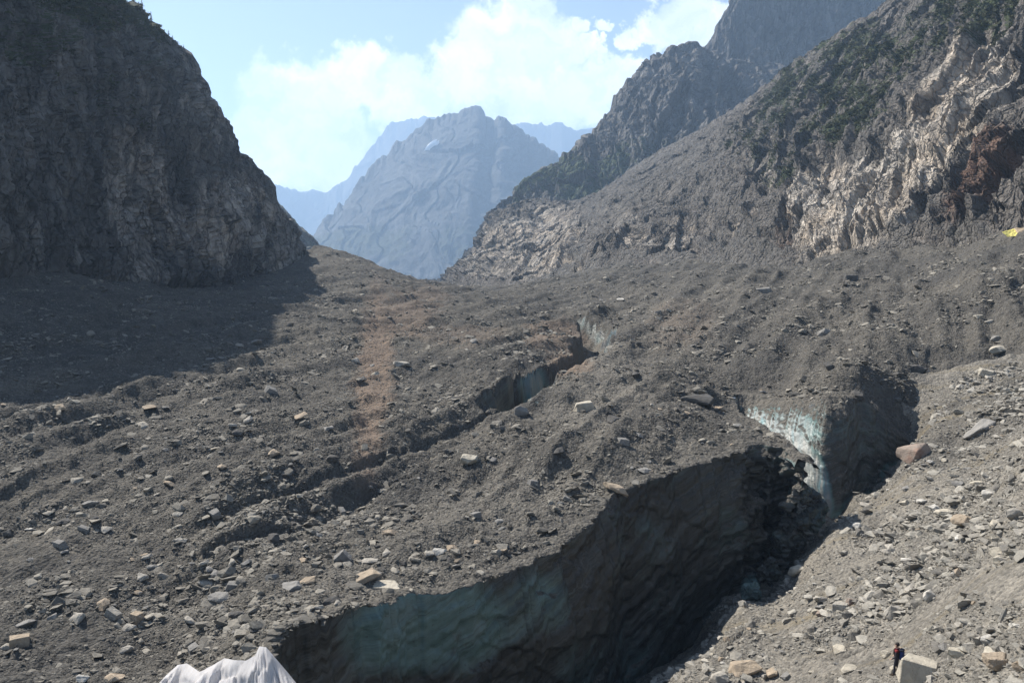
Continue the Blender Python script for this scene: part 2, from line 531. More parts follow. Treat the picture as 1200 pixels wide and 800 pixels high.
G_CTRL = [P(*back(q)) for q in [
    # cliff rim and the glacier top behind it
    (330, 745, 35), (400, 722, 38), (480, 700, 42), (560, 688, 44.5), (620, 660, 48), (690, 625, 52), (722, 585, 57.5), (800, 555, 61.5),
    (870, 533, 65), (943, 548, 63), (905, 510, 71), (872, 487, 78),
    (0, 800, 34), (200, 690, 45), (0, 690, 45), (0, 600, 56), (200, 600, 55), (400, 575, 62), (540, 520, 76), (600, 560, 65), (450, 640, 50),
    (700, 500, 76), (800, 480, 82),
    (880, 468, 89), (925, 472, 83), (965, 476, 77.5), (985, 470, 79), (1010, 476, 78), (1040, 500, 78), (1062, 525, 78), (1130, 508, 79), (1200, 455, 84), (1350, 420, 84),
    # left bowl under the cliff
    (0, 490, 84), (-200, 480, 84), (150, 480, 88), (300, 430, 112), (0, 400, 118), (-200, 360, 118), (0, 326, 165), (100, 330, 195), (200, 344, 232), (-200, 306, 130),
    (280, 335, 290), (358, 306, 345), (368, 290, 352), (400, 305, 380), (430, 320, 410), (480, 339, 455), (450, 450, 105), (350, 370, 180),
    (440, 370, 210), (400, 500, 82),
    # middle and far
    (600, 338, 450), (560, 341, 470), (530, 341, 520), (600, 400, 140), (690, 420, 122), (800, 400, 130), (700, 350, 250), (700, 318, 385), (820, 311, 330), (930, 318, 262),
    (1000, 400, 108), (1000, 303, 235), (1100, 295, 200), (1100, 400, 98), (1200, 274, 170), (1200, 380, 98), (1400, 250, 135), (900, 350, 170), (1100, 340, 135),
]]
GF = tps_fit(G_CTRL)
M_CTRL = [P(*q) for q in [
    (1200, 800, 28), (1050, 772, 43), (775, 795, 53.5), (870, 705, 63), (945, 655, 68), (980, 615, 69.5), (1055, 548, 77), (1120, 515, 79), (1200, 466, 83),
    (1200, 560, 52), (1130, 620, 55), (1000, 700, 54.5), (900, 800, 48), (1100, 700, 46), (1200, 650, 42), (1320, 470, 68), (1350, 600, 40), (1400, 800, 22),
    (1020, 640, 63), (900, 740, 56.5), (600, 960, 45), (480, 1010, 40)]]
LIP = [(480, 1010, 40), (600, 930, 46), (690, 865, 50), (775, 795, 53.5), (870, 705, 63), (945, 655, 68), (980, 615, 69.5), (1055, 548, 77), (1120, 515, 79), (1200, 466, 83)]
for i, q in enumerate(LIP):
    p = P(*q)
    dr = np.interp(q[0], [900, 980, 1060, 1200], [6.0, 4.0, 1.5, .8])
    M_CTRL.append(p + np.array([-.74 * 4.0, .67 * 4.0, -dr]))
    M_CTRL.append(p + np.array([-.74 * 12.0, .67 * 12.0, -dr - 2]))
for q in [(945, 582, 70.5), (970, 613, 69.5), (985, 613, 69.8), (1003, 597, 71.5), (1022, 580, 73.2), (1042, 562, 75.4), (1060, 549, 76.8)]:
    M_CTRL.append(P(*back(q)) - np.array([0, 0, .5]))
MF = tps_fit(M_CTRL)

RIM = [(200, 960, 24), (290, 830, 30), (318, 765, 33.6), (330, 745, 35), (400, 722, 38), (480, 700, 42), (560, 688, 44.5), (620, 660, 48), (660, 643, 50), (690, 625, 52),
       (705, 602, 55), (722, 585, 57.5), (800, 555, 61.5), (850, 540, 64), (870, 533, 65), (890, 522, 67), (915, 531, 66.5), (943, 548, 63)]
CREV_NEAR = [(943, 548, 63), (928, 531, 67), (905, 510, 71), (885, 496, 75), (868, 486, 78.5)]
SERAC = [(858, 478, 88), (880, 469, 89), (905, 471, 85.5), (930, 474, 82), (955, 482, 78), (973, 490, 74.5), (985, 486, 75.5), (1005, 480, 77.5), (1025, 492, 78.5), (1045, 512, 78.5), (1060, 530, 78), (1078, 545, 77.5)]
rimP = [P(*back(q)) for q in RIM]; crevP = [P(*back(q)) for q in CREV_NEAR]; serP = [P(*back(q)) for q in SERAC]
CUT = [tuple(p[:2]) for p in rimP] + [tuple(p[:2]) for p in crevP[1:]] + [tuple(p[:2]) for p in serP] + \
      [tuple(P(*back(q))[:2]) for q in [(1130, 512, 79), (1200, 462, 83.5), (1350, 430, 84)]] + [(92, 92), (92, 18), (-12, 18)]

GROOVES = [  # (polyline, depth per vertex, half width)
    ([(-60, 618, 52), (0, 598, 55), (60, 576, 60), (120, 556, 65), (160, 545, 68)], [.4, .5, .4, .2, 0], 1.1),
    ([(180, 655, 48), (260, 622, 52), (330, 600, 55), (400, 573, 61), (470, 545, 68), (540, 520, 76), (590, 495, 84)], [0, .2, .6, .35, .7, .5, 1.0], .9),
    ([(410, 592, 58), (440, 580, 60), (500, 560, 65), (530, 550, 67)], [0, .35, .5, 0], 0.7),
    ([(150, 690, 44.5), (250, 665, 47), (330, 640, 50), (370, 625, 52)], [0, .5, .7, 0], 0.8),
    ([(590, 497, 84), (612, 484, 89), (626, 468, 95), (652, 455, 100), (662, 438, 107), (690, 424, 114), (692, 404, 130), (703, 388, 146), (690, 375, 165), (650, 368, 180), (610, 362, 195)], [1.0, 4, 8, 7, 4.5, 6.5, 6.5, 6.0, 5.0, 3.0, 0], 3.3),
]
MOUNDS = [(820, 478, 2.6, 1.7), (738, 466, 2.2, .9), (1008, 462, 3.0, 1.3), (985, 478, 2.0, .8), (780, 470, 1.5, .7), (640, 560, 4.0, .9), (700, 560, 3.0, .6), (905, 335, 6.0, 1.5), (590, 555, 3.5, .9),
          (100, 470, 4.0, 1.0), (250, 470, 5.0, 1.0), (680, 345, 8.0, 1.2), (880, 395, 6.0, 1.4), (1150, 360, 6.0, 1.3)]

def ground_hit(u, v, fn, y0=22.0, y1=600.0):
    d = ray(u, v)
    ys = np.exp(np.linspace(math.log(y0), math.log(y1), 1500))
    k = ys / d[1]
    zr = CZ + d[2] * k
    zg = fn(d[0] * k, ys)
    below = np.nonzero(zr < zg)[0]
    i = below[0] if len(below) else len(ys) - 1
    return float(d[0] * k[i]), float(ys[i])

groovesP = [([P(*back(q)) for q in pl], dep, hw) for pl, dep, hw in GROOVES]
moundsP = [(*ground_hit(u, v, lambda x, y: tps_eval(GF, x, y)), rr, hh) for (u, v, rr, hh) in MOUNDS]

def glacier_z(X, Y, detail=True):
    z = tps_eval(GF, X, Y)
    for pl, dep, hw in groovesP:
        lo = min(p[0] for p in pl) - 15, min(p[1] for p in pl) - 15
        hi = max(p[0] for p in pl) + 15, max(p[1] for p in pl) + 15
        m = (X > lo[0]) & (X < hi[0]) & (Y > lo[1]) & (Y < hi[1])
        if not m.any():
            continue
        wob = 1.1 * gnoise(X[m] / 4.3, Y[m] / 4.3, 5) + 0.7 * gnoise(X[m] / 1.6, Y[m] / 1.6, 7) + 0.35 * gnoise(X[m] / .8, Y[m] / .8, 6)
        d, s, par = poly_dist(X[m], Y[m], pl)
        dd = np.interp(par, np.arange(len(dep)), dep)
        far = (s < 0)                                              # left of travel: the side seen from the valley floor
        wdt = hw * np.where(far, 1.0, 1.0) * (1 + 0.25 * wob)
        prof = np.where(far, 1 - sstep(0.72, 1.0, d / wdt), 1 - sstep(0.15, 1.15, d / wdt))
        z[m] -= dd * prof
        z[m] += 0.22 * dd.clip(0, 2) * np.exp(-((d - 1.6 * wdt) / (0.7 * wdt)) ** 2) * (s > 0)
    for (x, y, rr, hh) in moundsP:
        e = ((X - x) / (rr * 1.4)) ** 2 + ((Y - y) / np.where(Y < y, rr * .55, rr * 1.8)) ** 2
        m = e < 9
        z[m] += hh * np.exp(-e[m] * 1.3)
    if detail:
        far = sstep(120, 400, Y)
        dr, _, _ = poly_dist(X, Y, rimP + crevP + serP)
        calm = 0.2 + 0.8 * sstep(1, 9, dr)
        z += calm * (0.55 * gnoise(X / 13, Y / 13, 1) + 0.45 * fbm(X / 5.5, Y / 5.5, 2, 2))
        z += 1.6 * far * gnoise(X / 40, Y / 40, 9)
        # long low medial-moraine ribs following the flow
        p_, a_ = X * .90 - Y * .42, X * .42 + Y * .90
        z += calm * (1.5 * ridged(p_ / 17, a_ / 110, 2, 21) + .75 * ridged(p_ / 7.5, a_ / 60, 2, 22)) * sstep(40, 70, Y) * (1 - .2 * far)
        z += 0.13 * calm * np.abs(fbm(X / 2.6, Y / 2.6, 3, 23, .6))
        z += 0.17 * fbm(X / 1.6, Y / 1.6, 3, 3, 0.6)
        f, e = facet(X / 1.1, Y / 1.1, 40)
        z += 0.15 * f * (1 - far) + 0.14 * np.abs(gnoise(X / .55, Y / .55, 44))
        f, e = facet(X / 3.4, Y / 3.4, 41)
        z += (0.22 + .30 * far) * f * sstep(-.15, .3, gnoise(X / 16, Y / 16, 45))
    return z

def moraine_z(X, Y, detail=True):
    z = tps_eval(MF, X, Y)
    if detail:
        q = X * 0.83 - Y * 0.56; p = X * 0.56 + Y * 0.83           # down-slope and along-slope
        z += 0.55 * ridged(p / 7, q / 34, 3, 60) * 0.6 + 0.30 * fbm(p / 3.2, q / 5.5, 3, 61)
        z += 0.10 * fbm(X / .9, Y / .9, 3, 63, .6)
        f, e = facet(X / 1.3, Y / 1.3, 64)
        z += 0.13 * f
        f, e = facet(X / 3.1, Y / 3.1, 65)
        z += 0.22 * f * sstep(-.1, .3, gnoise(X / 9, Y / 9, 66))
    return z

# glacier sheet
NA, NL = 800, 650
la = np.linspace(-0.86, 0.86, NA); ll = np.linspace(math.log(23), math.log(640), NL)
aa, yy = np.meshgrid(la, np.exp(ll), indexing='ij')
gX, gY = (aa * yy).ravel(), yy.ravel()
gZ = glacier_z(gX, gY)
gZ -= 0.0016 * np.clip(gY - 470, 0, None) ** 2                     # the surface falls away beyond the saddle
keep = ~in_poly(gX, gY, CUT)
gu, gv = project(gX, gY, gZ)
wu = gu + 9 * fbm(gX / 9, gY / 9, 3, 71); wv_ = gv + 10 * fbm(gX / 9, gY / 9, 3, 72)
g_lite = blobs(wu, wv_, [(1150, 490, 110, 35, 30, .55), (690, 480, 50, 40, 30, .35), (700, 430, 40, 70, 65, .40), (560, 600, 120, 45, 20, .28), (450, 680, 110, 40, 15, .30),
                         (820, 370, 90, 50, 10, .15), (430, 310, 60, 30, -25, .18), (760, 540, 90, 30, 20, .22)])
g_brown = blobs(wu, wv_, [(438, 450, 22, 125, -3, .8), (470, 372, 40, 24, 0, .6), (540, 392, 60, 12, 0, .3), (655, 395, 40, 18, 0, .7), (665, 425, 28, 18, 0, .85), (800, 380, 40, 30, 0, .28),  # window-reflection streak painted in as brown, with the melt hole's brown dirt
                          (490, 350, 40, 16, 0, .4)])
g_clean = blobs(gu, gv, [(625, 455, 16, 30, 0, .62), (690, 385, 22, 22, 0, .12)])
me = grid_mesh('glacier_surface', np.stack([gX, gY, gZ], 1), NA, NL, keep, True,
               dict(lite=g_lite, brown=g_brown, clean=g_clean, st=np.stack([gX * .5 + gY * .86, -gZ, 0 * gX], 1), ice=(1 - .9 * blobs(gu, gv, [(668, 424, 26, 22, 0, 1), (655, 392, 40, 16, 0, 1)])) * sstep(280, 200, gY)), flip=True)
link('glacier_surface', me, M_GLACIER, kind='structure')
GZ = gZ.reshape(NA, NL); KEEP = keep.reshape(NA, NL)

def g_height(X, Y):
    i = np.clip((X / Y - la[0]) / (la[1] - la[0]), 0, NA - 1.001); j = np.clip((np.log(Y) - ll[0]) / (ll[1] - ll[0]), 0, NL - 1.001)
    i0, j0 = i.astype(int), j.astype(int); fi, fj = i - i0, j - j0
    return (GZ[i0, j0] * (1 - fi) * (1 - fj) + GZ[i0 + 1, j0] * fi * (1 - fj) + GZ[i0, j0 + 1] * (1 - fi) * fj + GZ[i0 + 1, j0 + 1] * fi * fj)

# near moraine slope
NX, NY = 360, 360
ma = np.linspace(-0.45, 0.95, NX); ml = np.linspace(math.log(18), math.log(97), NY)
aa, yy = np.meshgrid(ma, np.exp(ml), indexing='ij')
mX, mY = (aa * yy).ravel(), yy.ravel()
mZ = moraine_z(mX, mY)
st = np.stack([mX * .56 + mY * .83, mX * .83 - mY * .56, np.zeros_like(mX)], 1)
mu, mv = project(mX, mY, mZ)
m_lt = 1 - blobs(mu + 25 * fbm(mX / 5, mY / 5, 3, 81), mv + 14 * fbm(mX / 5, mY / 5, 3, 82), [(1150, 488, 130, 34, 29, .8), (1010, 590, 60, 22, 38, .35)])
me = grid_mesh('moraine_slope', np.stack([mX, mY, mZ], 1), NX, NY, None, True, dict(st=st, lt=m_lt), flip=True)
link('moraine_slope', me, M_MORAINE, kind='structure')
MZ = mZ.reshape(NX, NY)

def m_height(X, Y):
    i = np.clip((X / Y - ma[0]) / (ma[1] - ma[0]), 0, NX - 1.001); j = np.clip((np.log(Y) - ml[0]) / (ml[1] - ml[0]), 0, NY - 1.001)
    i0, j0 = i.astype(int), j.astype(int); fi, fj = i - i0, j - j0
    return (MZ[i0, j0] * (1 - fi) * (1 - fj) + MZ[i0 + 1, j0] * fi * (1 - fj) + MZ[i0, j0 + 1] * (1 - fi) * fj + MZ[i0 + 1, j0 + 1] * fi * fj)

def top_height(X, Y):
    """the walkable surface: glacier where it is not cut away, else moraine; the higher of both"""
    X = np.atleast_1d(np.asarray(X, float)); Y = np.atleast_1d(np.asarray(Y, float))
    cut = in_poly(X, Y, CUT)
    g = g_height(X, Y); m = m_height(X, Y)
    near = Y < 96
    return np.where(cut, m, np.where(near, np.maximum(g, m), g)), cut | (near & (m > g))

# ------------------------------------------------------------------ ice cliffs (glacier walls)
def resample(pl, n):
    pl = np.array(pl); L = np.concatenate([[0], np.cumsum(np.linalg.norm(np.diff(pl, axis=0), axis=1))])
    t = np.linspace(0, L[-1], n)
    return np.stack([np.interp(t, L, pl[:, k]) for k in range(3)], 1), t

def ice_wall(name, top, foot, n, m, clean_fn, seed, amp=1.0, lip=1.4, ragged=0.5, rough_end=lambda L: 0 * L, round_k=0):
    T, L = resample(top, n)
    if callable(foot):
        B = foot(T, L)
    else:
        B, _ = resample(foot, n)
    if round_k:
        kk = np.hanning(round_k + 2)[1:-1]; kk /= kk.sum()
        for A_ in (T, B):
            for c_ in range(3):
                A_[:, c_] = np.convolve(np.pad(A_[:, c_], round_k // 2, 'edge'), kk, 'valid')
    # outward direction in plan (right of travel)
    d = np.gradient(T, axis=0); d /= np.linalg.norm(d[:, :2], axis=1)[:, None]
    k = np.ones(9) / 9
    nx = np.convolve(np.pad(d[:, 1], 4, 'edge'), k, 'valid'); ny = np.convolve(np.pad(-d[:, 0], 4, 'edge'), k, 'valid')
    out = np.stack([nx, ny, np.zeros(n)], 1); out /= np.linalg.norm(out, axis=1)[:, None]
    # ragged rim
    rg = ragged * (fbm(L / 3.0, np.zeros_like(L) + seed, 5, seed + 1, .65) + .6 * facet(L / 1.4, np.zeros_like(L) + seed, seed + 2)[0])
    T = T + out * rg[:, None]
    T[:, 2] = g_height(T[:, 0], T[:, 1]) + 0.04
    rows = []; tt = []
    for q in (1.0, .7, .45, .25, .1):                              # lip reaching back over the rim
        p = T - out * (lip * q)
        zz = g_height(p[:, 0], p[:, 1])
        p[:, 2] = np.where(q > .9, zz - 0.5, zz + 0.07)
        rows.append(p); tt.append(np.full(n, -q * lip))
    for t in np.linspace(0, 1, m):
        p = T * (1 - t) + B * t
        p = p + out * (0.5 * math.sin(math.pi * t) * amp * 0.3)
        H = np.linalg.norm(B - T, axis=1)
        y = t * H
        env = sstep(0, .06, np.array([t]))[0]
        dsp = 0.8 * gnoise(L / 8, y / 9, seed + 2) + 0.16 * fbm((L - y * .45) / 7, (y + L * .45) / 1.1, 4, seed + 3, .6)
        f, e = facet((L + .5 * y) / 3.2, (y - .4 * L) / 1.8, seed + 8)
        dsp += 0.22 * f + 0.07 * fbm(L / .6, y / .6, 3, seed + 4) + rough_end(L) * (1.1 * fbm(L / 2.6, y / 2.2, 4, seed + 6, .6) + .5 * facet(L / 1.6, y / 1.6, seed + 9)[0])
        rows.append(p + out * (dsp * env * amp)[:, None]); tt.append(y)
    V = np.stack(rows, 0)
    nm = V.shape[0]
    lat = np.tile(np.arange(n), nm)
    flat = V.reshape(-1, 3)
    u, v = project(flat[:, 0], flat[:, 1], flat[:, 2])
    cl = clean_fn(u, v)
    me = grid_mesh(name, flat, nm, n, None, True, dict(clean=cl, lite=np.full(len(flat), .12), brown=np.zeros(len(flat)), ice=np.ones(len(flat)), st=np.stack([np.tile(L, nm), np.concatenate(tt), np.zeros(len(flat))], 1)))
    return link(name, me, M_GLACIER, kind='structure')

def rim_foot(T, L):
    B = T.copy()
    d = np.gradient(T, axis=0); d /= np.linalg.norm(d[:, :2], axis=1)[:, None]
    k = np.ones(31) / 31
    dx = np.convolve(np.pad(d[:, 1], 15, 'edge'), k, 'valid'); dy = np.convolve(np.pad(-d[:, 0], 15, 'edge'), k, 'valid')
    off = np.interp(L / L[-1], [0, .6, .85, .93, 1], [1.6, 1.8, 1.6, 1.0, .6])
    B[:, 0] += dx * off; B[:, 1] += dy * off
    B[:, 2] = m_height(B[:, 0], B[:, 1]) - 0.7
    return B

ice_wall('ice_cliff', rimP, rim_foot, 420, 110,
         lambda u, v: blobs(u, v, [(505, 735, 105, 60, 10, .40), (610, 715, 70, 45, 20, .20), (880, 690, 14, 22, 0, .5), (430, 740, 40, 30, 0, .2), (720, 690, 60, 60, 0, .05)]), 100, rough_end=lambda L: sstep(.80, .90, L / L[-1]))
crev_foot = [p.copy() for p in crevP]
crev_foot = [p - np.array([0.4, -0.6, 6.5]) for p in crev_foot]
ice_wall('crevasse_wall', crevP, crev_foot, 70, 40, lambda u, v: np.full_like(u, .15), 140, amp=.5, lip=1.0, ragged=.25)
ser_foot = [P(*back(q)) for q in [(860, 490, 85), (876, 497, 82), (900, 516, 77), (925, 547, 73), (945, 582, 70.5), (970, 613, 69.5), (985, 613, 69.8), (1003, 597, 71.5), (1022, 580, 73.2), (1042, 562, 75.4), (1060, 549, 76.8), (1080, 546, 77.3)]]
ser_foot = [p - np.array([0, 0, 1.6]) for p in ser_foot]
ice_wall('serac_wall', serP, ser_foot, 200, 80,
         lambda u, v: blobs(u, v, [(900, 500, 44, 16, -36, .72), (938, 535, 18, 46, 22, .80), (962, 570, 12, 46, 12, .80), (930, 495, 36, 16, -25, .52), (1045, 555, 14, 14, 0, .55), (1000, 600, 40, 16, 35, .35)]), 170, amp=.75, lip=1.2, ragged=.35, round_k=31)

# ------------------------------------------------------------------ rock walls and mountains
def mountain(name, pairs, ns, nt, disp, mat, zones, bulge=0.0, sink=0.12, nback=14, back=60.0, backdrop=50.0, pw=1.0, smooth=False, crest_calm=.45, skew=0.0, jag=0.0):
    """pairs: rows of (base u,v,Y, crest u,v,Y). A surface climbing from base to crest, then down its far side."""
    b = np.array([P(*q[:3]) for q in pairs]); c = np.array([P(*q[3:]) for q in pairs])
    par = np.concatenate([[0], np.cumsum([abs(pairs[i + 1][0] - pairs[i][0]) + abs(pairs[i + 1][3] - pairs[i][3]) + 8 for i in range(len(pairs) - 1)])])
    s = np.linspace(0, par[-1], ns)
    def interp(a):
        r = np.stack([np.interp(s, par, a[:, k]) for k in range(3)], 1)
        kk = np.hanning(9); kk /= kk.sum()
        for k in range(3):
            r[:, k] = np.convolve(np.pad(r[:, k], 4, 'edge'), kk, 'valid')
        return r
    B, C = interp(b), interp(c)
    if jag:
        ss = np.concatenate([[0], np.cumsum(np.linalg.norm(np.diff(C, axis=0), axis=1))])
        jz = jag * (ridged(ss / jag / 9, ss * 0 + len(name), 4, 777, .6) - .25)
    else:
        jz = np.zeros(ns)
    ts = np.concatenate([np.linspace(-sink, 0, 6)[:-1], np.linspace(0, 1, nt)])
    rows = []
    for t in ts:
        p = B + (C - B) * t
        if t > 0 and pw != 1.0:
            p[:, 2] = B[:, 2] + (C[:, 2] - B[:, 2]) * t ** pw
        p[:, 2] += bulge * math.sin(math.pi * max(t, 0)) * np.linalg.norm(C - B, axis=1)
        p[:, 2] += jz * max(t, 0) ** 12
        rows.append(p)
    away = C - B; away[:, 2] = 0; away /= np.maximum(np.linalg.norm(away, axis=1), 1e-6)[:, None]
    tl = list(ts)
    for q in np.linspace(0, 1, nback + 1)[1:]:
        rows.append(C + np.stack([0 * jz, 0 * jz, jz * (1 - q)], 1) + away * back * q - np.array([0, 0, backdrop * q ** 1.3])); tl.append(1 + q * .3)
    V = np.stack(rows, 1)                                            # ns, nT, 3
    S = np.concatenate([[0], np.cumsum(np.linalg.norm(np.diff((B + C) / 2, axis=0), axis=1))])
    Tm = np.concatenate([np.zeros((ns, 1)), np.cumsum(np.linalg.norm(np.diff(V, axis=1), axis=2), axis=1)], 1)
    SS = np.repeat(S[:, None], V.shape[1], 1)
    ds = np.gradient(V, axis=0); dt = np.gradient(V, axis=1)
    N = np.cross(ds, dt); N /= np.maximum(np.linalg.norm(N, axis=2), 1e-9)[..., None]
    if N[ns // 2, nt // 2, 1] > 0:
        N = -N
    u, v = project(V[..., 0].ravel(), V[..., 1].ravel(), V[..., 2].ravel())
    zn = {k: z for k, z in zones(u, v, SS.ravel(), Tm.ravel()).items()}
    D = disp(SS.ravel(), Tm.ravel(), u, v, zn).reshape(SS.shape)
    tl_ = np.array(tl)
    D *= (sstep(-0.05, 0.06, tl_) * 0.85 + 0.15)[None, :] * (1 - crest_calm * np.exp(-((tl_ - 1) / .12) ** 2))[None, :]
    V = V + N * D[..., None]
    attrs = dict(zn); attrs['st'] = np.stack([SS.ravel() + skew * Tm.ravel(), Tm.ravel(), np.zeros(SS.size)], 1)
    for k in ('veg', 'pale', 'brown', 'gravel'):
        attrs.setdefault(k, np.zeros(SS.size))
    flat = V.reshape(-1, 3)
    n0 = np.cross(V[1, 1] - V[0, 1], V[0, 2] - V[0, 1])
    me = grid_mesh(name, flat, ns, V.shape[1], None, smooth, attrs, flip=False)
    o = link(name, me, mat, kind='structure')
    return o, V, zn, np.array(tl)

def slabs(q, T, w, seed):
    """long whaleback slabs side by side: a slow rise, then a break"""
    ph = q / w + 0.25 * fbm(q / (4 * w), T / (12 * w), 2, seed) + 0.03 * fbm(q / (.4 * w), T / (.8 * w), 2, seed + 3)
    k = np.floor(ph); f = ph - k
    H = (0.25 + 0.75 * _h(k, k * 0 + 3, seed)) * np.clip(0.55 + 0.9 * gnoise(k * 7.31 + 0.5, T / (3.2 * w) + k, seed + 5), 0.05, 1.6)
    return H * np.minimum(f / 0.08, (1 - f) / 0.92)

def slab_features(u, v, lst):
    """whaleback slabs: rise from their left edge, break off at their right edge"""
    h = np.zeros_like(u)
    wu = u + 2.5 * gnoise(u / 60, v / 60, 300); wv = v + 2.5 * gnoise(u / 60, v / 60, 301)
    for (u0, v0, u1, v1, wd, H) in lst:
        L = math.hypot(u1 - u0, v1 - v0)
        ex, ey = (u1 - u0) / L, (v1 - v0) / L
        a = ((wu - u0) * ex + (wv - v0) * ey) / L
        b = ((wu - u0) * -ey + (wv - v0) * ex) / wd                 # + = right when going up
        prof = np.where(b < 0.35, np.clip((b + 1.0) / 1.35, 0, 1), 1 - sstep(0.35, 0.52, b))
        env = sstep(-.12, .10, a) * (1 - sstep(.80, 1.12, a))
        h = np.maximum(h, H * prof * env)
    return h

# --- left buttress
def z_left(u, v, S, T):
    n = fbm(S / 40, T / 40, 3, 201)
    veg = blobs(u + 10 * n, v + 14 * n, [(90, 5, 110, 38, -22, .9), (160, 30, 50, 30, -35, .7), (20, 40, 50, 40, 0, .6), (60, -60, 200, 70, 0, .9), (120, 90, 90, 60, -30, .30)])
    pale = blobs(u + 14 * n, v, [(150, 225, 90, 40, -70, .62), (240, 270, 60, 50, -50, .60), (290, 250, 60, 36, -65, .60), (170, 290, 40, 60, 0, .48), (60, 290, 90, 40, 0, .36), (330, 300, 30, 40, 0, .6), (240, 140, 60, 26, -40, .42), (150, 110, 70, 80, 0, .25), (200, 100, 40, 60, 0, .3)])
    brown = blobs(u + 12 * n, v, [(40, 230, 90, 80, 0, .25), (20, 130, 40, 40, 0, .2), (205, 290, 30, 45, 0, .3), (260, 210, 30, 25, 0, .25)])
    grav = blobs(u + 6 * n, v + 3 * n, [(90, 345, 130, 16, 0, .6), (280, 345, 60, 14, 15, .8)])
    return dict(veg=veg, pale=pale, brown=brown, gravel=grav)
def d_left(S, T, u, v, zn):
    w1 = 3 * fbm(S / 50, T / 80, 2, 210)
    q = S + w1 + 0.22 * T
    a, _ = facet(q / 15, T / 42, 211)
    b, _ = facet((q + .15 * T) / 6.0, T / 32, 212)
    c, _ = facet(q / 2.6, T / 15, 213)
    d, _ = facet(q / 1.3, T / 6.5, 214)
    base = 3.4 * a + 2.2 * b + 0.9 * c + 0.35 * d + 6.0 * slabs(-q, T, 19, 611) + 3.2 * slabs(-q + 4, T, 7.5, 612) + 1.3 * slabs(-q, T, 2.9, 613) + 3.0 * fbm(S / 45, T / 60, 3, 215) + .8 * ridged(q / 7, T / 40, 3, 216)
    base = base + 1.5 * facet(S / 9, T / 13, 242)[0] + .8 * facet(S / 3.8, T / 5, 243)[0]
    return base * (1 - .75 * zn['gravel']) + 0.5 * fbm(S / 2, T / 2, 3, 217)
M_LEFT = make_cliff_mat('dark_gneiss', (0.066, 0.065, 0.064), (0.215, 0.205, 0.192), (0.46, 0.435, 0.40), (0.135, 0.095, 0.070), (0.14, 0.132, 0.122), (0.035, 0.048, 0.018))
left_pairs = [(-600, 296, 80, -600, -150, 125), (-420, 300, 97, -420, -170, 145), (-250, 304, 120, -250, -225, 165), (-100, 312, 142, -100, -235, 185), (0, 324, 163, 0, -192, 206), (60, 328, 180, 62, -98, 230), (110, 332, 196, 128, -2, 256),
              (150, 338, 212, 172, 30, 272), (185, 346, 228, 197, 52, 284), (215, 348, 240, 220, 82, 294), (240, 344, 254, 242, 118, 303), (262, 338, 270, 263, 147, 312),
              (285, 334, 290, 286, 184, 324), (308, 332, 308, 312, 212, 334), (325, 330, 322, 322, 244, 340), (342, 324, 334, 341, 270, 346), (356, 318, 343, 358, 300, 350), (366, 306, 352, 364, 303, 353)]
LO, LV, LZN, LT = mountain('left_rock_wall', left_pairs, 430, 300, d_left, M_LEFT, z_left, bulge=0.04, skew=.22, jag=1.3)

# --- right valley side
RSLABS = [(930, 312, 1030, 190, 26, 6), (975, 300, 1015, 215, 22, 6), (1005, 285, 1040, 225, 20, 5), (1030, 270, 1075, 165, 26, 8), (1050, 270, 1110, 205, 24, 6), (1060, 225, 1105, 150, 22, 6),
          (1100, 190, 1185, 60, 30, 7), (1150, 120, 1200, 40, 26, 6), (1115, 290, 1200, 165, 30, 7), (1150, 280, 1215, 220, 18, 4), (1080, 140, 1150, 30, 26, 6), (880, 235, 950, 130, 22, 5),
          (905, 225, 960, 150, 16, 4), (925, 250, 985, 170, 18, 4), (940, 190, 1000, 100, 24, 4), (720, 310, 750, 250, 16, 5), (640, 325, 680, 270, 18, 7), (600, 330, 620, 280, 16, 6), (560, 335, 580, 290, 16, 6), (545, 338, 560, 300, 9, 4), (785, 300, 800, 260, 12, 4), (840, 300, 862, 250, 12, 4)]
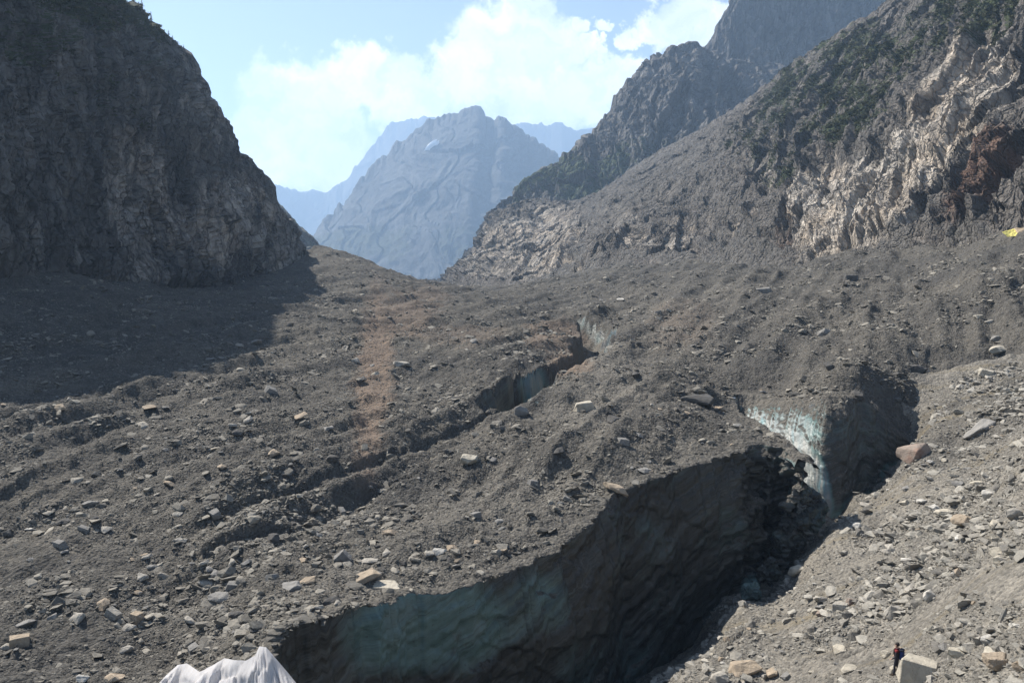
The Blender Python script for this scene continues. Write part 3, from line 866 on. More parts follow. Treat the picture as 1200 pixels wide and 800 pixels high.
def z_right(u, v, S, T):
    n = fbm(S / 45, T / 45, 4, 221)
    uu, vv = u + 18 * n, v + 12 * n
    veg = (0.35 + 0.65 * sstep(-.25, .3, fbm((S + .55 * T) / 11, T / 40, 4, 333))) * blobs(uu, vv, [(1110, 25, 130, 34, 36, 1.1), (960, 95, 95, 38, 38, 1.0), (1010, 130, 90, 40, 42, .95), (900, 165, 40, 26, 35, .62), (925, 185, 50, 40, 40, .6), (1180, 5, 80, 50, 30, .85), (1000, 60, 80, 26, 36, .6), (640, 222, 55, 16, 18, .55), (1085, 190, 16, 10, 30, .5), (1140, 190, 10, 8, 0, .6), (870, 185, 12, 6, 0, .8)])
    pale = blobs(uu, vv, [(985, 250, 80, 44, 52, .95), (1060, 225, 95, 42, 55, .90), (1130, 130, 120, 48, 55, .72), (905, 215, 60, 26, 58, .45), (640, 290, 60, 45, 40, .62), (580, 300, 50, 40, 50, .55), (735, 275, 26, 32, 40, .45), (800, 285, 40, 22, 20, .40), (1180, 170, 60, 30, 50, .45), (855, 270, 30, 26, 50, .35)])
    brown = blobs(uu, vv, [(1165, 220, 85, 28, 50, .75), (925, 275, 40, 14, 35, .45), (890, 240, 40, 12, 50, .40), (940, 215, 60, 12, 52, .32), (1000, 255, 20, 40, 20, .22)])
    grav = blobs(uu, vv, [(760, 215, 130, 50, 38, .52), (830, 190, 70, 40, 50, .50), (690, 260, 60, 36, 35, .35), (1020, 170, 30, 46, -45, .5), (860, 290, 50, 18, 20, .6), (700, 318, 90, 12, 5, .7), (870, 318, 90, 14, -5, .8), (1010, 312, 90, 14, 12, .9), (840, 240, 40, 40, 50, .5), (1110, 260, 12, 30, -40, .6), (1135, 285, 40, 10, 20, .9), (1070, 283, 14, 18, 0, .8), (945, 300, 20, 22, 30, .55), (890, 300, 60, 14, 0, .8), (780, 306, 70, 12, 0, .7), (650, 322, 60, 10, -8, .7), (910, 262, 14, 40, -38, .5)])
    return dict(veg=veg, pale=pale, brown=brown, gravel=grav)
def d_right(S, T, u, v, zn):
    sc = np.clip(project(0 * S, 0 * S + 1, 0 * S)[0] * 0 + 1, 1, 1)
    w1 = 4 * fbm(S / 60, T / 90, 2, 230)
    q = S + w1 + 0.55 * T
    g = zn['gravel']
    a, _ = facet(q / 20, T / 60, 231); b, _ = facet(q / 9, T / 48, 232); c, _ = facet(q / 3.6, T / 20, 233); d, _ = facet(q / 1.6, T / 8, 234)
    pl = sstep(.12, .45, zn['pale'] + .8 * zn['brown'])
    bare = 2.6 * a + 1.7 * b + 0.8 * c + 0.35 * d + 4.5 * ridged(q / 42, T / 210, 3, 235, .55) + 1.6 * slabs(q, T, 9, 602) + .5 * slabs(q, T, 3.1, 603)
    slab = 3.6 * a + 1.8 * b + 0.6 * c + 0.25 * d + 3.0 * slabs(q, T, 26, 601) + 1.3 * slabs(q + 3, T, 10, 604) + .3 * slabs(q, T, 3.6, 605)
    rock = bare * (1 - pl) + slab * pl + 1.5 * facet(S / 8.5, T / 11, 240)[0] + .75 * facet(S / 3.6, T / 4.6, 241)[0]
    flute = 4.6 * ridged(q / 34, T / 240, 3, 236, .55) + 1.0 * fbm(S / 4, T / 6, 4, 237, .6)
    return rock * (1 - .9 * g) + flute * g + 0.75 * slab_features(u, v, RSLABS) * (1 - .7 * g) * sstep(-.05, .2, pl) + 5 * fbm(S / 90, T / 90, 3, 238)
M_RIGHT = make_cliff_mat('granite_valley_side', (0.100, 0.092, 0.084), (0.190, 0.172, 0.152), (0.47, 0.43, 0.375), (0.100, 0.062, 0.045), (0.118, 0.110, 0.100), (0.038, 0.050, 0.018))
right_pairs = [(1620, 215, 105, 1620, -420, 260), (1400, 248, 134, 1400, -290, 320), (1200, 276, 168, 1200, -95, 400), (1150, 286, 184, 1120, -40, 450), (1100, 296, 199, 1055, 3, 490), (1050, 302, 217, 1010, 32, 520),
               (1000, 305, 234, 960, 66, 560), (965, 312, 248, 915, 98, 600), (930, 318, 261, 872, 128, 640), (880, 314, 290, 845, 142, 670), (820, 312, 329, 800, 168, 710), (760, 314, 355, 765, 190, 730),
               (700, 320, 384, 725, 216, 750), (650, 328, 420, 690, 238, 760), (600, 335, 460, 650, 240, 770), (570, 338, 490, 620, 238, 780), (545, 340, 530, 597, 240, 790), (530, 341, 570, 586, 246, 800), (524, 343, 640, 572, 268, 815), (520, 345, 700, 552, 300, 830)]
RO, RV, RZN, RT = mountain('right_valley_side', right_pairs, 840, 300, d_right, M_RIGHT, z_right, bulge=0.0, nback=10, skew=.55, jag=1.6)

# --- ridge behind and the high tower
def z_ridge(u, v, S, T):
    n = fbm(S / 80, T / 80, 4, 241)
    uu, vv = u + 16 * n, v + 12 * n
    return dict(veg=blobs(uu, vv, [(640, 215, 60, 26, 30, .65), (700, 205, 70, 26, 25, .7), (760, 190, 60, 20, 20, .5)]), pale=blobs(uu, vv, [(850, 110, 60, 40, 60, .25), (700, 170, 30, 20, 0, .2)]),
                brown=np.zeros_like(u), gravel=blobs(uu, vv, [(800, 140, 60, 16, 20, .4)]))
def d_ridge(S, T, u, v, zn):
    q = S + 12 * fbm(S / 60, T / 60, 2, 250)
    a, _ = facet(q / 60, T / 110, 251); b, _ = facet(q / 24, T / 50, 252); c, _ = facet(q / 9, T / 20, 253)
    return 11 * a + 6 * b + 2.6 * c + 7 * ridged(q / 40, T / 160, 3, 254) + 3 * fbm(S / 12, T / 12, 4, 255)
M_RIDGE = make_cliff_mat('distant_gneiss', (0.085, 0.080, 0.076), (0.17, 0.16, 0.145), (0.34, 0.31, 0.27), (0.12, 0.09, 0.07), (0.16, 0.15, 0.14), (0.040, 0.055, 0.022), strat=(0.03, 0.010), relief=3.0, jscale=0.07)
ridge_pairs = [(500, 345, 900, 565, 300, 950), (540, 335, 880, 588, 242, 980), (600, 300, 870, 622, 215, 1000), (650, 280, 860, 660, 188, 1020), (690, 270, 860, 695, 166, 1040), (710, 260, 860, 712, 130, 1060),
               (740, 250, 860, 738, 98, 1080), (765, 240, 860, 765, 74, 1100), (790, 230, 860, 792, 60, 1110), (812, 220, 870, 815, 54, 1120), (830, 215, 880, 826, 66, 1130), (870, 210, 900, 860, 75, 1150), (950, 200, 930, 950, 90, 1180)]
mountain('rocky_ridge', ridge_pairs, 300, 150, d_ridge, M_RIDGE, z_ridge, nback=8, back=120, backdrop=120, jag=4)
tower_pairs = [(780, 200, 1150, 808, 110, 1290), (800, 190, 1150, 818, 68, 1300), (815, 190, 1150, 830, 50, 1310), (830, 190, 1150, 846, 28, 1320), (850, 190, 1160, 860, -4, 1330), (880, 190, 1170, 875, -28, 1340),
               (940, 190, 1180, 940, -40, 1350), (1010, 190, 1200, 1020, -44, 1360), (1080, 190, 1220, 1090, -20, 1380), (1200, 190, 1240, 1180, 20, 1400)]
def d_tower(S, T, u, v, zn):
    q = S + 14 * fbm(S / 70, T / 70, 2, 260) - .2 * T
    a, _ = facet(q / 70, T / 160, 261); b, _ = facet(q / 28, T / 70, 262); c, _ = facet(q / 11, T / 26, 263)
    return 13 * a + 7 * b + 3 * c + 7 * ridged(q / 36, T / 200, 3, 264) + 2.5 * fbm(S / 14, T / 14, 4, 265)
mountain('rock_tower', tower_pairs, 240, 150, d_tower, M_RIDGE, lambda u, v, S, T: dict(veg=np.zeros_like(u), pale=blobs(u, v, [(880, 90, 50, 60, 50, .3)]), brown=np.zeros_like(u), gravel=np.zeros_like(u)), nback=8, back=120, backdrop=120)

# --- far peaks
def d_far(amp, sc, seed):
    def f(S, T, u, v, zn):
        q = S + .3 * sc * fbm(S / sc, T / sc, 2, seed)
        a, _ = facet(q / (sc * .8), T / (sc * 1.5), seed + 1); b, _ = facet(q / (sc * .3), T / (sc * .6), seed + 2)
        return amp * (a + .55 * b + .7 * ridged(q / (sc * .7), T / (sc * 2.4), 4, seed + 3) + .25 * fbm(S / (sc * .15), T / (sc * .15), 4, seed + 4))
    return f
M_FAR = make_cliff_mat('far_peak_rock', (0.050, 0.052, 0.055), (0.080, 0.080, 0.080), (0.15, 0.145, 0.138), (0.08, 0.07, 0.06), (0.125, 0.12, 0.112), (0.035, 0.042, 0.026), strat=(0.004, 0.0015), cracks=0.0, relief=4.0)
def z_far(u, v, S, T):
    n = fbm(S / 200, T / 200, 4, 271)
    uu, vv = u + 12 * n, v + 10 * n
    return dict(veg=blobs(uu, vv, [(420, 290, 80, 26, 20, .6), (560, 290, 60, 30, 0, .5)]), pale=blobs(uu, vv, [(500, 250, 60, 12, 20, .3), (470, 320, 40, 10, 0, .4)]), brown=np.zeros_like(u),
                gravel=blobs(uu, vv, [(470, 270, 90, 20, 18, .5), (560, 320, 60, 20, 0, .5)]))
peak_pairs = [(300, 380, 2661, 352, 300, 3139), (340, 380, 2572, 372, 278, 3221), (380, 380, 2484, 412, 234, 3304), (410, 380, 2484, 440, 201, 3386), (450, 380, 2484, 478, 166, 3436), (480, 380, 2484, 500, 150, 3469), (500, 380, 2484, 522, 143, 3469),
              (520, 380, 2484, 543, 137, 3469), (540, 380, 2484, 562, 134, 3469), (550, 380, 2484, 570, 148, 3469), (560, 380, 2484, 582, 152, 3469), (575, 380, 2484, 590, 146, 3469), (600, 380, 2520, 612, 162, 3469), (630, 380, 2572, 640, 182, 3436), (680, 380, 2661, 690, 230, 3386), (760, 380, 2749, 760, 290, 3304)]
PO, PV, PZN, PT = mountain('hazy_peak', peak_pairs, 330, 150, d_far(15, 270, 280), M_FAR, z_far, nback=6, back=300, backdrop=300, crest_calm=.3, jag=22)
far_pairs = [(200, 330, 5920, 260, 230, 6480), (280, 330, 5920, 322, 222, 6480), (330, 330, 5920, 345, 228, 6587), (370, 330, 5920, 385, 229, 6696), (400, 330, 5920, 405, 215, 6803), (430, 330, 5920, 437, 178, 6912), (455, 330, 5920, 458, 146, 7019), (470, 330, 5920, 470, 142, 7019),
             (485, 330, 5920, 484, 145, 7019), (505, 330, 5920, 506, 141, 7019), (540, 330, 5920, 545, 158, 7019), (590, 330, 5920, 600, 152, 7019), (620, 330, 5920, 625, 149, 7019), (645, 330, 5920, 645, 152, 7019), (658, 330, 5920, 658, 146, 7019), (675, 330, 5920, 675, 158, 7019), (700, 330, 5920, 700, 153, 7019), (780, 330, 5920, 780, 180, 7019)]
mountain('faint_peaks', far_pairs, 260, 70, d_far(15, 500, 290), M_FAR, lambda u, v, S, T: dict(veg=np.zeros_like(u)), nback=4, back=300, backdrop=300, crest_calm=.3, jag=26)
shoulder_pairs = [(270, 340, 700, 290, 215, 760), (310, 340, 700, 318, 240, 770), (340, 340, 700, 338, 258, 780), (370, 340, 700, 358, 276, 790), (400, 350, 700, 378, 300, 800), (430, 350, 700, 410, 330, 810)]
mountain('far_shoulder', shoulder_pairs, 90, 60, d_far(6, 60, 296), M_RIDGE, lambda u, v, S, T: dict(veg=np.full_like(u, .35)), nback=4, back=80, backdrop=60)

# ------------------------------------------------------------------ stones
def rock_mesh(name, seed, flat=0.6, elong=1.3, npts=14, rough=0.0, subdiv=0, boxy=0.5, mat=None):
    rs = random.Random(seed)
    bm = bmesh.new()
    if boxy >= .8:
        for cx in (-1, 1):
            for cy in (-1, 1):
                for cz in (-1, 1):
                    k = rs.uniform(.72, 1.0) if cz > 0 else 1.0
                    bm.verts.new((cx * elong * rs.uniform(.66, .98) * k, cy * rs.uniform(.62, .95) * k, cz * flat * rs.uniform(.75, 1.0)))
        npts = 0
    for i in range(npts):
        p = Vector((rs.gauss(0, 1), rs.gauss(0, 1), rs.gauss(0, 1))).normalized()
        k = max(abs(p.x), abs(p.y), abs(p.z))
        p = p.lerp(p / k * 0.82, boxy) * rs.uniform(0.85, 1.08)
        bm.verts.new((p.x * elong, p.y, p.z * flat))
    r = bmesh.ops.convex_hull(bm, input=bm.verts)
    junk = [g for g in r['geom_interior'] if isinstance(g, bmesh.types.BMVert)] + [v for v in bm.verts if not v.link_faces]
    bmesh.ops.delete(bm, geom=list(set(junk)), context='VERTS')
    bmesh.ops.dissolve_limit(bm, angle_limit=R(9), verts=bm.verts, edges=bm.edges)
    if subdiv:
        bmesh.ops.bevel(bm, geom=list(bm.edges), offset=0.045, segments=1, affect='EDGES', profile=0.6)
        bmesh.ops.triangulate(bm, faces=bm.faces)
        for _ in range(subdiv):
            bmesh.ops.subdivide_edges(bm, edges=[e for e in bm.edges if e.calc_length() > 0.16], cuts=1)
            bmesh.ops.triangulate(bm, faces=bm.faces)
        from mathutils import noise as mn
        off = Vector((seed * 3.7, seed * 1.3, 0))
        bm.normal_update()
        for v in bm.verts:
            n = mn.fractal(v.co * 1.7 + off, 0.9, 2.1, 5)
            cr = mn.noise(v.co * 3.5 + off)
            v.co += v.normal * (rough * n + 0.5 * rough * abs(cr))
    bmesh.ops.recalc_face_normals(bm, faces=bm.faces)
    me = bpy.data.meshes.new(name)
    bm.to_mesh(me); bm.free()
    if mat:
        me.materials.append(mat)
    return me

def scatter(name, pos, rot, scl, idx, meshes, label_kind='stuff'):
    """one uncountable mass: points that carry small pieces (geometry nodes)"""
    col = bpy.data.collections.new(name + '_pieces')
    for i, me_ in enumerate(meshes):
        o = bpy.data.objects.new('%s_piece_%02d' % (name, i), me_)
        col.objects.link(o)
    me = bpy.data.meshes.new(name)
    me.vertices.add(len(pos)); me.vertices.foreach_set('co', pos.astype(np.float32).ravel())
    for k, a in (('rot', rot), ('scl', scl)):
        at = me.attributes.new(k, 'FLOAT_VECTOR', 'POINT'); at.data.foreach_set('vector', a.astype(np.float32).ravel())
    at = me.attributes.new('pick', 'INT', 'POINT'); at.data.foreach_set('value', idx.astype(np.int32))
    ng = bpy.data.node_groups.new(name + '_scatter', 'GeometryNodeTree')
    ng.interface.new_socket('Geometry', in_out='INPUT', socket_type='NodeSocketGeometry')
    ng.interface.new_socket('Geometry', in_out='OUTPUT', socket_type='NodeSocketGeometry')
    N, L = ng.nodes, ng.links
    gi, go = N.new('NodeGroupInput'), N.new('NodeGroupOutput')
    ci = N.new('GeometryNodeCollectionInfo'); ci.inputs['Collection'].default_value = col
    ci.inputs['Separate Children'].default_value = True; ci.inputs['Reset Children'].default_value = True
    ip = N.new('GeometryNodeInstanceOnPoints'); ip.inputs['Pick Instance'].default_value = True
    def na(nm, typ):
        a = N.new('GeometryNodeInputNamedAttribute'); a.data_type = typ; a.inputs['Name'].default_value = nm
        return a.outputs['Attribute']
    L.new(gi.outputs[0], ip.inputs['Points']); L.new(ci.outputs[0], ip.inputs['Instance'])
    L.new(na('pick', 'INT'), ip.inputs['Instance Index'])
    e2r = N.new('FunctionNodeEulerToRotation')
    L.new(na('rot', 'FLOAT_VECTOR'), e2r.inputs[0]); L.new(e2r.outputs[0], ip.inputs['Rotation'])
    L.new(na('scl', 'FLOAT_VECTOR'), ip.inputs['Scale'])
    L.new(ip.outputs[0], go.inputs[0])
    o = link(name, me)
    o['kind'] = 'stuff'
    md = o.modifiers.new('scatter', 'NODES'); md.node_group = ng
    return o

SMALL = [rock_mesh('small_stone_%d' % i, 500 + i, flat=random.uniform(.35, .75), elong=random.uniform(1.0, 1.7), npts=random.choice((9, 11, 13)), boxy=random.uniform(.1, .8), mat=M_STONE) for i in range(10)]
SMALL_PALE = [rock_mesh('small_pale_stone_%d' % i, 540 + i, flat=random.uniform(.35, .75), elong=random.uniform(1.0, 1.5), npts=random.choice((10, 12, 14)), boxy=random.uniform(.1, .7), mat=M_STONE_PALE) for i in range(10)]

REFLECTION_BAND = [(438, 450, 19, 120, -3, .9), (470, 372, 34, 22, 0, .7)]  # rubble is thinned here so the painted reflection streak shows
def sprinkle(n, a0, a1, y0, y1, on_moraine, smin, expo, smax, seed, meshes, name):
    rg = np.random.default_rng(seed)
    a = rg.uniform(a0, a1, n); Y = np.exp(rg.uniform(math.log(y0), math.log(y1), n)); X = a * Y
    cut = in_poly(X, Y, CUT)
    cl = fbm(X / 7, Y / 7, 3, seed + 3) + .5 * gnoise(X / 30, Y / 30, seed + 8)
    onm = cut | ((Y < 96) & (m_height(X, Y) > g_height(X, Y)))
    ok = (onm == on_moraine) & (cl + rg.uniform(-.55, .55, n) > -0.25)
    if on_moraine:
        ok &= (m_height(X, Y) > 8)
    else:
        cr = in_poly(X, Y, CUT)
        g = g_height(X, Y)
        gx = g_height(X + .5, Y); gy = g_height(X, Y + .5)
        ok &= (np.hypot(gx - g, gy - g) / .5 < 1.1)                  # nothing lies on the steep ice
    if not on_moraine:
        pu, pv = project(X, Y, g_height(X, Y))
        ok &= rg.uniform(0, 1, n) > .8 * blobs(pu + 8 * gnoise(X / 3, Y / 3, 92), pv, REFLECTION_BAND)
    X, Y = X[ok], Y[ok]; n = len(X)
    s = smin * (1 - rg.uniform(0, 1, n)) ** (-1 / expo) * (.7 + .75 * sstep(.0, .5, gnoise(X / 11, Y / 11, seed + 21) + .5 * gnoise(X / 3, Y / 3, seed + 22)))
    far = (Y / 50) ** 0.50
    s = np.minimum(s * far, smax * far ** .7)
    z = (m_height if on_moraine else g_height)(X, Y)
    sc = np.stack([s, s * rg.uniform(.75, 1.1, n), s * rg.uniform(.7, 1.1, n)], 1)
    rot = np.stack([rg.normal(0, .28, n), rg.normal(0, .28, n), rg.uniform(0, 6.283, n)], 1)
    pos = np.stack([X, Y, z + s * .05], 1)
    return scatter(name, pos, rot, sc, rg.integers(0, len(meshes), n), meshes)

sprinkle(520000, -.70, .70, 31, 400, False, 0.046, 2.6, .52, 900, SMALL, 'glacier_rubble')
sprinkle(190000, -.1, .75, 26, 94, True, 0.046, 2.2, .50, 901, SMALL_PALE, 'moraine_rubble')

# ------------------------------------------------------------------ boulders
TINT = {
    'pale':  plain_stone('pale_granite', (0.33, 0.305, 0.265)),
    'cream': plain_stone('cream_granite', (0.42, 0.38, 0.31)),
    'tan':   plain_stone('tan_granite', (0.34, 0.275, 0.205)),
    'pink':  plain_stone('pinkish_granite', (0.29, 0.235, 0.195), red=(0.26, 0.175, 0.135)),
    'grey':  plain_stone('grey_granite', (0.22, 0.21, 0.195)),
    'dark':  plain_stone('dark_schist', (0.095, 0.09, 0.084)),
    'white': plain_stone('whitish_granite', (0.47, 0.445, 0.40)),
}
def boulder(u, v, wpx, hpx, tint, label, seed, flat=None, elong=None, yaw=None, tilt=(0, 0), boxy=.45, group=None, rough=.07, npts=16, subdiv=2, name='boulder'):
    d = ray(u, v + hpx * .35)
    k = np.exp(np.linspace(math.log(24), math.log(520), 1600)) / d[1]
    X, Y = d[0] * k, d[1] * k
    zt, onm = top_height(X, Y)
    i = np.nonzero(CZ + d[2] * k < zt)[0]
    i = i[0] if len(i) else len(k) - 1
    x, y, z = float(X[i]), float(Y[i]), float(zt[i])
    dep = math.hypot(y, CZ - z)
    W = wpx * dep / F * .5; H = hpx * dep / F * .5
    el = elong or 1.25
    me = rock_mesh('boulder', seed, flat=flat or max(.35, min(1.0, hpx / wpx * 1.05)), elong=el, npts=npts, rough=rough, subdiv=subdiv, boxy=boxy)
    o = link(name, me, TINT[tint], label=label, category='boulder')
    s = W / (el * .92)
    o.scale = (s, s * 1.0, s)
    rs = random.Random(seed)
    o.rotation_euler = (R(tilt[0]) + rs.uniform(-.1, .1), R(tilt[1]) + rs.uniform(-.1, .1), R(yaw) if yaw is not None else rs.uniform(-.5, .5))
    fl = (flat or max(.35, min(1.0, hpx / wpx * 1.05)))
    o.location = (x, y + s * .3, z + s * fl * .30)
    if group:
        o['group'] = group
    return o

BOULDERS = [
    # u, v (centre), width, height px, tint, label, options
    (1074, 526, 40, 29, 'pink', 'large pinkish tilted boulder wedged beside the end of the shaded serac', dict(yaw=-20, tilt=(0, -18), boxy=.6)),
    (1146, 499, 46, 26, 'grey', 'long grey leaning boulder at the top edge of the pale moraine slope', dict(yaw=-25, tilt=(0, -24), elong=1.5)),
    (1131, 608, 28, 18, 'tan', 'smooth ochre boulder lying on the pale moraine slope', dict(boxy=.1)),
    (1050, 715, 24, 22, 'pale', 'rounded pale boulder with a dark shadow on the moraine slope', dict(boxy=.1)),
    (1090, 693, 18, 26, 'white', 'whitish upright stone above the rounded pale boulder on the moraine', dict(yaw=50, tilt=(30, 0))),
    (935, 666, 22, 17, 'cream', 'rounded cream boulder resting at the foot of the ice cliff', dict(boxy=.1)),
    (985, 710, 18, 12, 'pale', 'flat-topped pale block in a row of three on the moraine', dict(boxy=.8)),
    (998, 704, 13, 10, 'pink', 'small brownish block in a row of three on the moraine', dict(boxy=.6)),
    (965, 718, 16, 10, 'pink', 'brown knobbly stone at the lower end of the row of three', dict()),
    (1079, 783, 42, 40, 'cream', 'large square-edged cream block beside the hiker', dict(boxy=1.0, yaw=-28, elong=1.1, flat=.8, npts=70, tilt=(-6, 8), rough=.03)),
    (1172, 774, 36, 24, 'tan', 'big dusty tan block half buried in the rubble right of the hiker', dict(boxy=.7)),
    (1196, 779, 16, 18, 'tan', 'orange tinted stone beside the big dusty tan block', dict()),
    (875, 785, 40, 22, 'tan', 'broad flat tan boulder at the bottom of the moraine by the trench', dict(boxy=.6)),
    (842, 793, 26, 14, 'pale', 'pale wedge stone beside the broad flat tan boulder', dict()),
    (1157, 434, 21, 18, 'cream', 'angular cream block with a lit top on the debris below the slabs', dict(boxy=.6)),
    (1171, 408, 24, 14, 'cream', 'pale pyramid-shaped boulder above the angular cream block', dict(boxy=.2)),
    (1168, 395, 14, 10, 'grey', 'small grey boulder just behind the pale pyramid-shaped boulder', dict()),
    (1073, 431, 30, 16, 'dark', 'wide dark boulder pair on the debris slope, the left block', dict(boxy=.7)),
    (1086, 435, 16, 13, 'dark', 'smaller dark block touching the wide dark boulder', dict()),
    (1052, 437, 12, 9, 'dark', 'small dark triangular stone left of the wide dark boulder', dict()),
    (998, 325, 18, 12, 'dark', 'dark flat-topped boulder below the pale slabs', dict(boxy=.8)),
    (895, 340, 24, 11, 'grey', 'light-faced rectangular block on the dark debris below the slabs', dict(boxy=.9)),
    (966, 388, 18, 13, 'grey', 'leaning grey slab with a dark shaded side on the debris', dict(tilt=(0, -20))),
    (1148, 370, 14, 7, 'cream', 'small flat cream boulder on the upper debris slope', dict()),
    (1160, 376, 12, 7, 'pale', 'small pale boulder beside the flat cream one on the upper debris', dict()),
    (685, 475, 27, 16, 'cream', 'cream flat-topped boulder near the rim of the melt hole', dict(boxy=.8, yaw=8)),
    (551, 538, 27, 16, 'cream', 'wedge-shaped cream slab on the glacier above the dark channel', dict(boxy=.5, yaw=10, tilt=(0, 10))),
    (723, 573, 35, 17, 'tan', 'long tan boulder perched on the rim of the ice cliff', dict(boxy=.4, yaw=-25, tilt=(0, 14), elong=1.6)),
    (424, 672, 40, 26, 'tan', 'long tan slab lying tilted across the glacier rubble', dict(boxy=.9, yaw=32, elong=2.0, flat=.32, tilt=(0, -14))),
    (452, 686, 32, 14, 'cream', 'flat cream slab at the edge of the ice cliff', dict(boxy=.9, flat=.32)),
    (401, 650, 18, 22, 'grey', 'upright grey slab leaning behind the long tan slab', dict(boxy=.8, tilt=(0, -40))),
    (433, 656, 22, 8, 'pale', 'thin pale slab resting above the long tan slab', dict(boxy=.7, flat=.25)),
    (338, 686, 30, 12, 'grey', 'low grey boulder with a sloping top on the glacier', dict(yaw=-15)),
    (245, 682, 28, 13, 'pale', 'pale smooth boulder by the meltwater channel', dict(boxy=.3)),
    (252, 672, 18, 10, 'grey', 'grey boulder right behind the pale smooth boulder', dict()),
    (257, 699, 30, 13, 'grey', 'grey boulder in front of the pale smooth boulder', dict()),
    (280, 719, 26, 14, 'dark', 'brown-grey slab with a shaded front on the glacier', dict(boxy=.7)),
    (290, 734, 18, 12, 'pale', 'pale boulder between the dark slab and the white sheet', dict()),
    (88, 722, 22, 14, 'pale', 'pale block with a dark dent in the ridge of stones', dict(boxy=.6)),
    (62, 722, 16, 9, 'grey', 'grey stone next to the pale dented block in the ridge', dict()),
    (131, 719, 18, 14, 'pale', 'slanted pale slab in the ridge of stones', dict(tilt=(0, 25), boxy=.8)),
    (159, 722, 16, 17, 'tan', 'upright tan block in the ridge of stones', dict(boxy=.8)),
    (22, 751, 21, 21, 'tan', 'cube-like tan boulder with a dark side at the glacier front', dict(boxy=.9)),
    (7, 758, 14, 10, 'pale', 'pale stone beside the cube-like tan boulder', dict()),
    (150, 735, 17, 10, 'pale', 'pale flat-lit stone below the upright tan block', dict()),
    (147, 760, 16, 11, 'pale', 'pale grey stone lying in a hollow below the ridge of stones', dict()),
    (95, 794, 17, 11, 'white', 'rounded whitish stone on the dark gravel near the white sheet', dict(boxy=.1)),
    (128, 797, 34, 10, 'tan', 'half-buried brownish boulder next to the rounded whitish stone', dict(boxy=.1)),
    (104, 590, 22, 10, 'grey', 'long grey boulder on the far side of the channel', dict()),
    (73, 611, 20, 10, 'dark', 'dark flat boulder above the meltwater channel', dict()),
    (34, 620, 14, 5, 'white', 'thin whitish slab on the dark gravel', dict(flat=.3)),
    (8, 624, 14, 14, 'dark', 'rounded dark boulder at the upper end of the channel', dict(boxy=.1)),
    (207, 602, 16, 8, 'pale', 'pale stone on the gravel plain above the dark channel', dict()),
    (210, 632, 18, 9, 'pale', 'pale elongated stone in the gravel hollow', dict(elong=1.7)),
    (122, 620, 18, 9, 'pale', 'pale boulder among scattered chips on the gravel plain', dict()),
    (610, 480, 20, 17, 'grey', 'rounded grey boulder at the mouth of the melt hole', dict(boxy=.1)),
    (820, 466, 42, 20, 'dark', 'dark pointed boulder with a shaded front on the glacier', dict(boxy=.3)),
    (845, 477, 14, 10, 'tan', 'small tan stone beside the dark pointed boulder', dict()),
    (1008, 462, 22, 16, 'dark', 'dark slab above the serac with a black hollow below it', dict(tilt=(10, 20))),
    (972, 428, 20, 18, 'dark', 'dark oblong boulder standing tilted above the serac', dict(tilt=(0, 40), elong=1.5)),
    (1043, 645, 20, 10, 'pale', 'flat pale boulder on the upper moraine slope', dict()),
    (1160, 575, 40, 22, 'white', 'bleached whitish outcrop block half sunk in the moraine', dict(boxy=.4)),
    (1190, 600, 24, 26, 'pale', 'tall pale boulder at the right end of the moraine', dict(boxy=.5)),
    (1138, 570, 14, 10, 'pale', 'small pale stone next to the bleached whitish outcrop', dict()),
    (1097, 595, 16, 12, 'white', 'whitish angular stone on the moraine above the ochre boulder', dict()),
    (515, 645, 18, 11, 'white', 'white-topped stone with a dark side on the glacier', dict(boxy=.5)),
    (531, 642, 18, 12, 'tan', 'tan-topped stone next to the white-topped one', dict(boxy=.5)),
    (525, 528, 12, 8, 'dark', 'small black boulder just left of the wedge-shaped cream slab', dict()),
    (440, 437, 12, 7, 'cream', 'cream boulder on the far gravel under the debris ridge', dict()),
    (470, 425, 22, 9, 'pale', 'pale boulder cluster stone on the far gravel', dict()),
    (728, 350, 14, 5, 'white', 'bright flat stone on the far dark debris', dict(flat=.35)),
    (705, 351, 8, 4, 'white', 'tiny bright stone on the far dark debris', dict()),
]
for i, (u, v, w_, h_, tn, lab, opt) in enumerate(BOULDERS):
    boulder(u, v, w_, h_, tn, lab, 1000 + i, **opt)

# further single stones that can be told apart only by where they lie
rb = np.random.default_rng(77)
GT = ('grey', 'grey', 'tan', 'dark', 'pale', 'grey'); MT = ('pale', 'white', 'tan', 'pale', 'cream', 'grey')
WORD = dict(grey='grey', tan='tan', dark='dark', pale='pale', white='whitish', cream='cream', pink='pinkish')
SHADE = [(-50, 300), (355, 300), (300, 430), (130, 490), (-50, 490)]
shared = {'glacier': [rock_mesh('stone', 1500 + i, flat=.45 + .05 * (i % 6), elong=1.1 + .12 * (i % 5), npts=15, rough=.06, subdiv=1, boxy=.3 + .1 * (i % 6), mat=TINT[GT[i % 6]]) for i in range(12)],
          'moraine': [rock_mesh('stone', 1600 + i, flat=.55 + .05 * (i % 6), elong=1.05 + .1 * (i % 5), npts=16, rough=.06, subdiv=1, boxy=.1 + .1 * (i % 6), mat=TINT[MT[i % 6]]) for i in range(12)]}
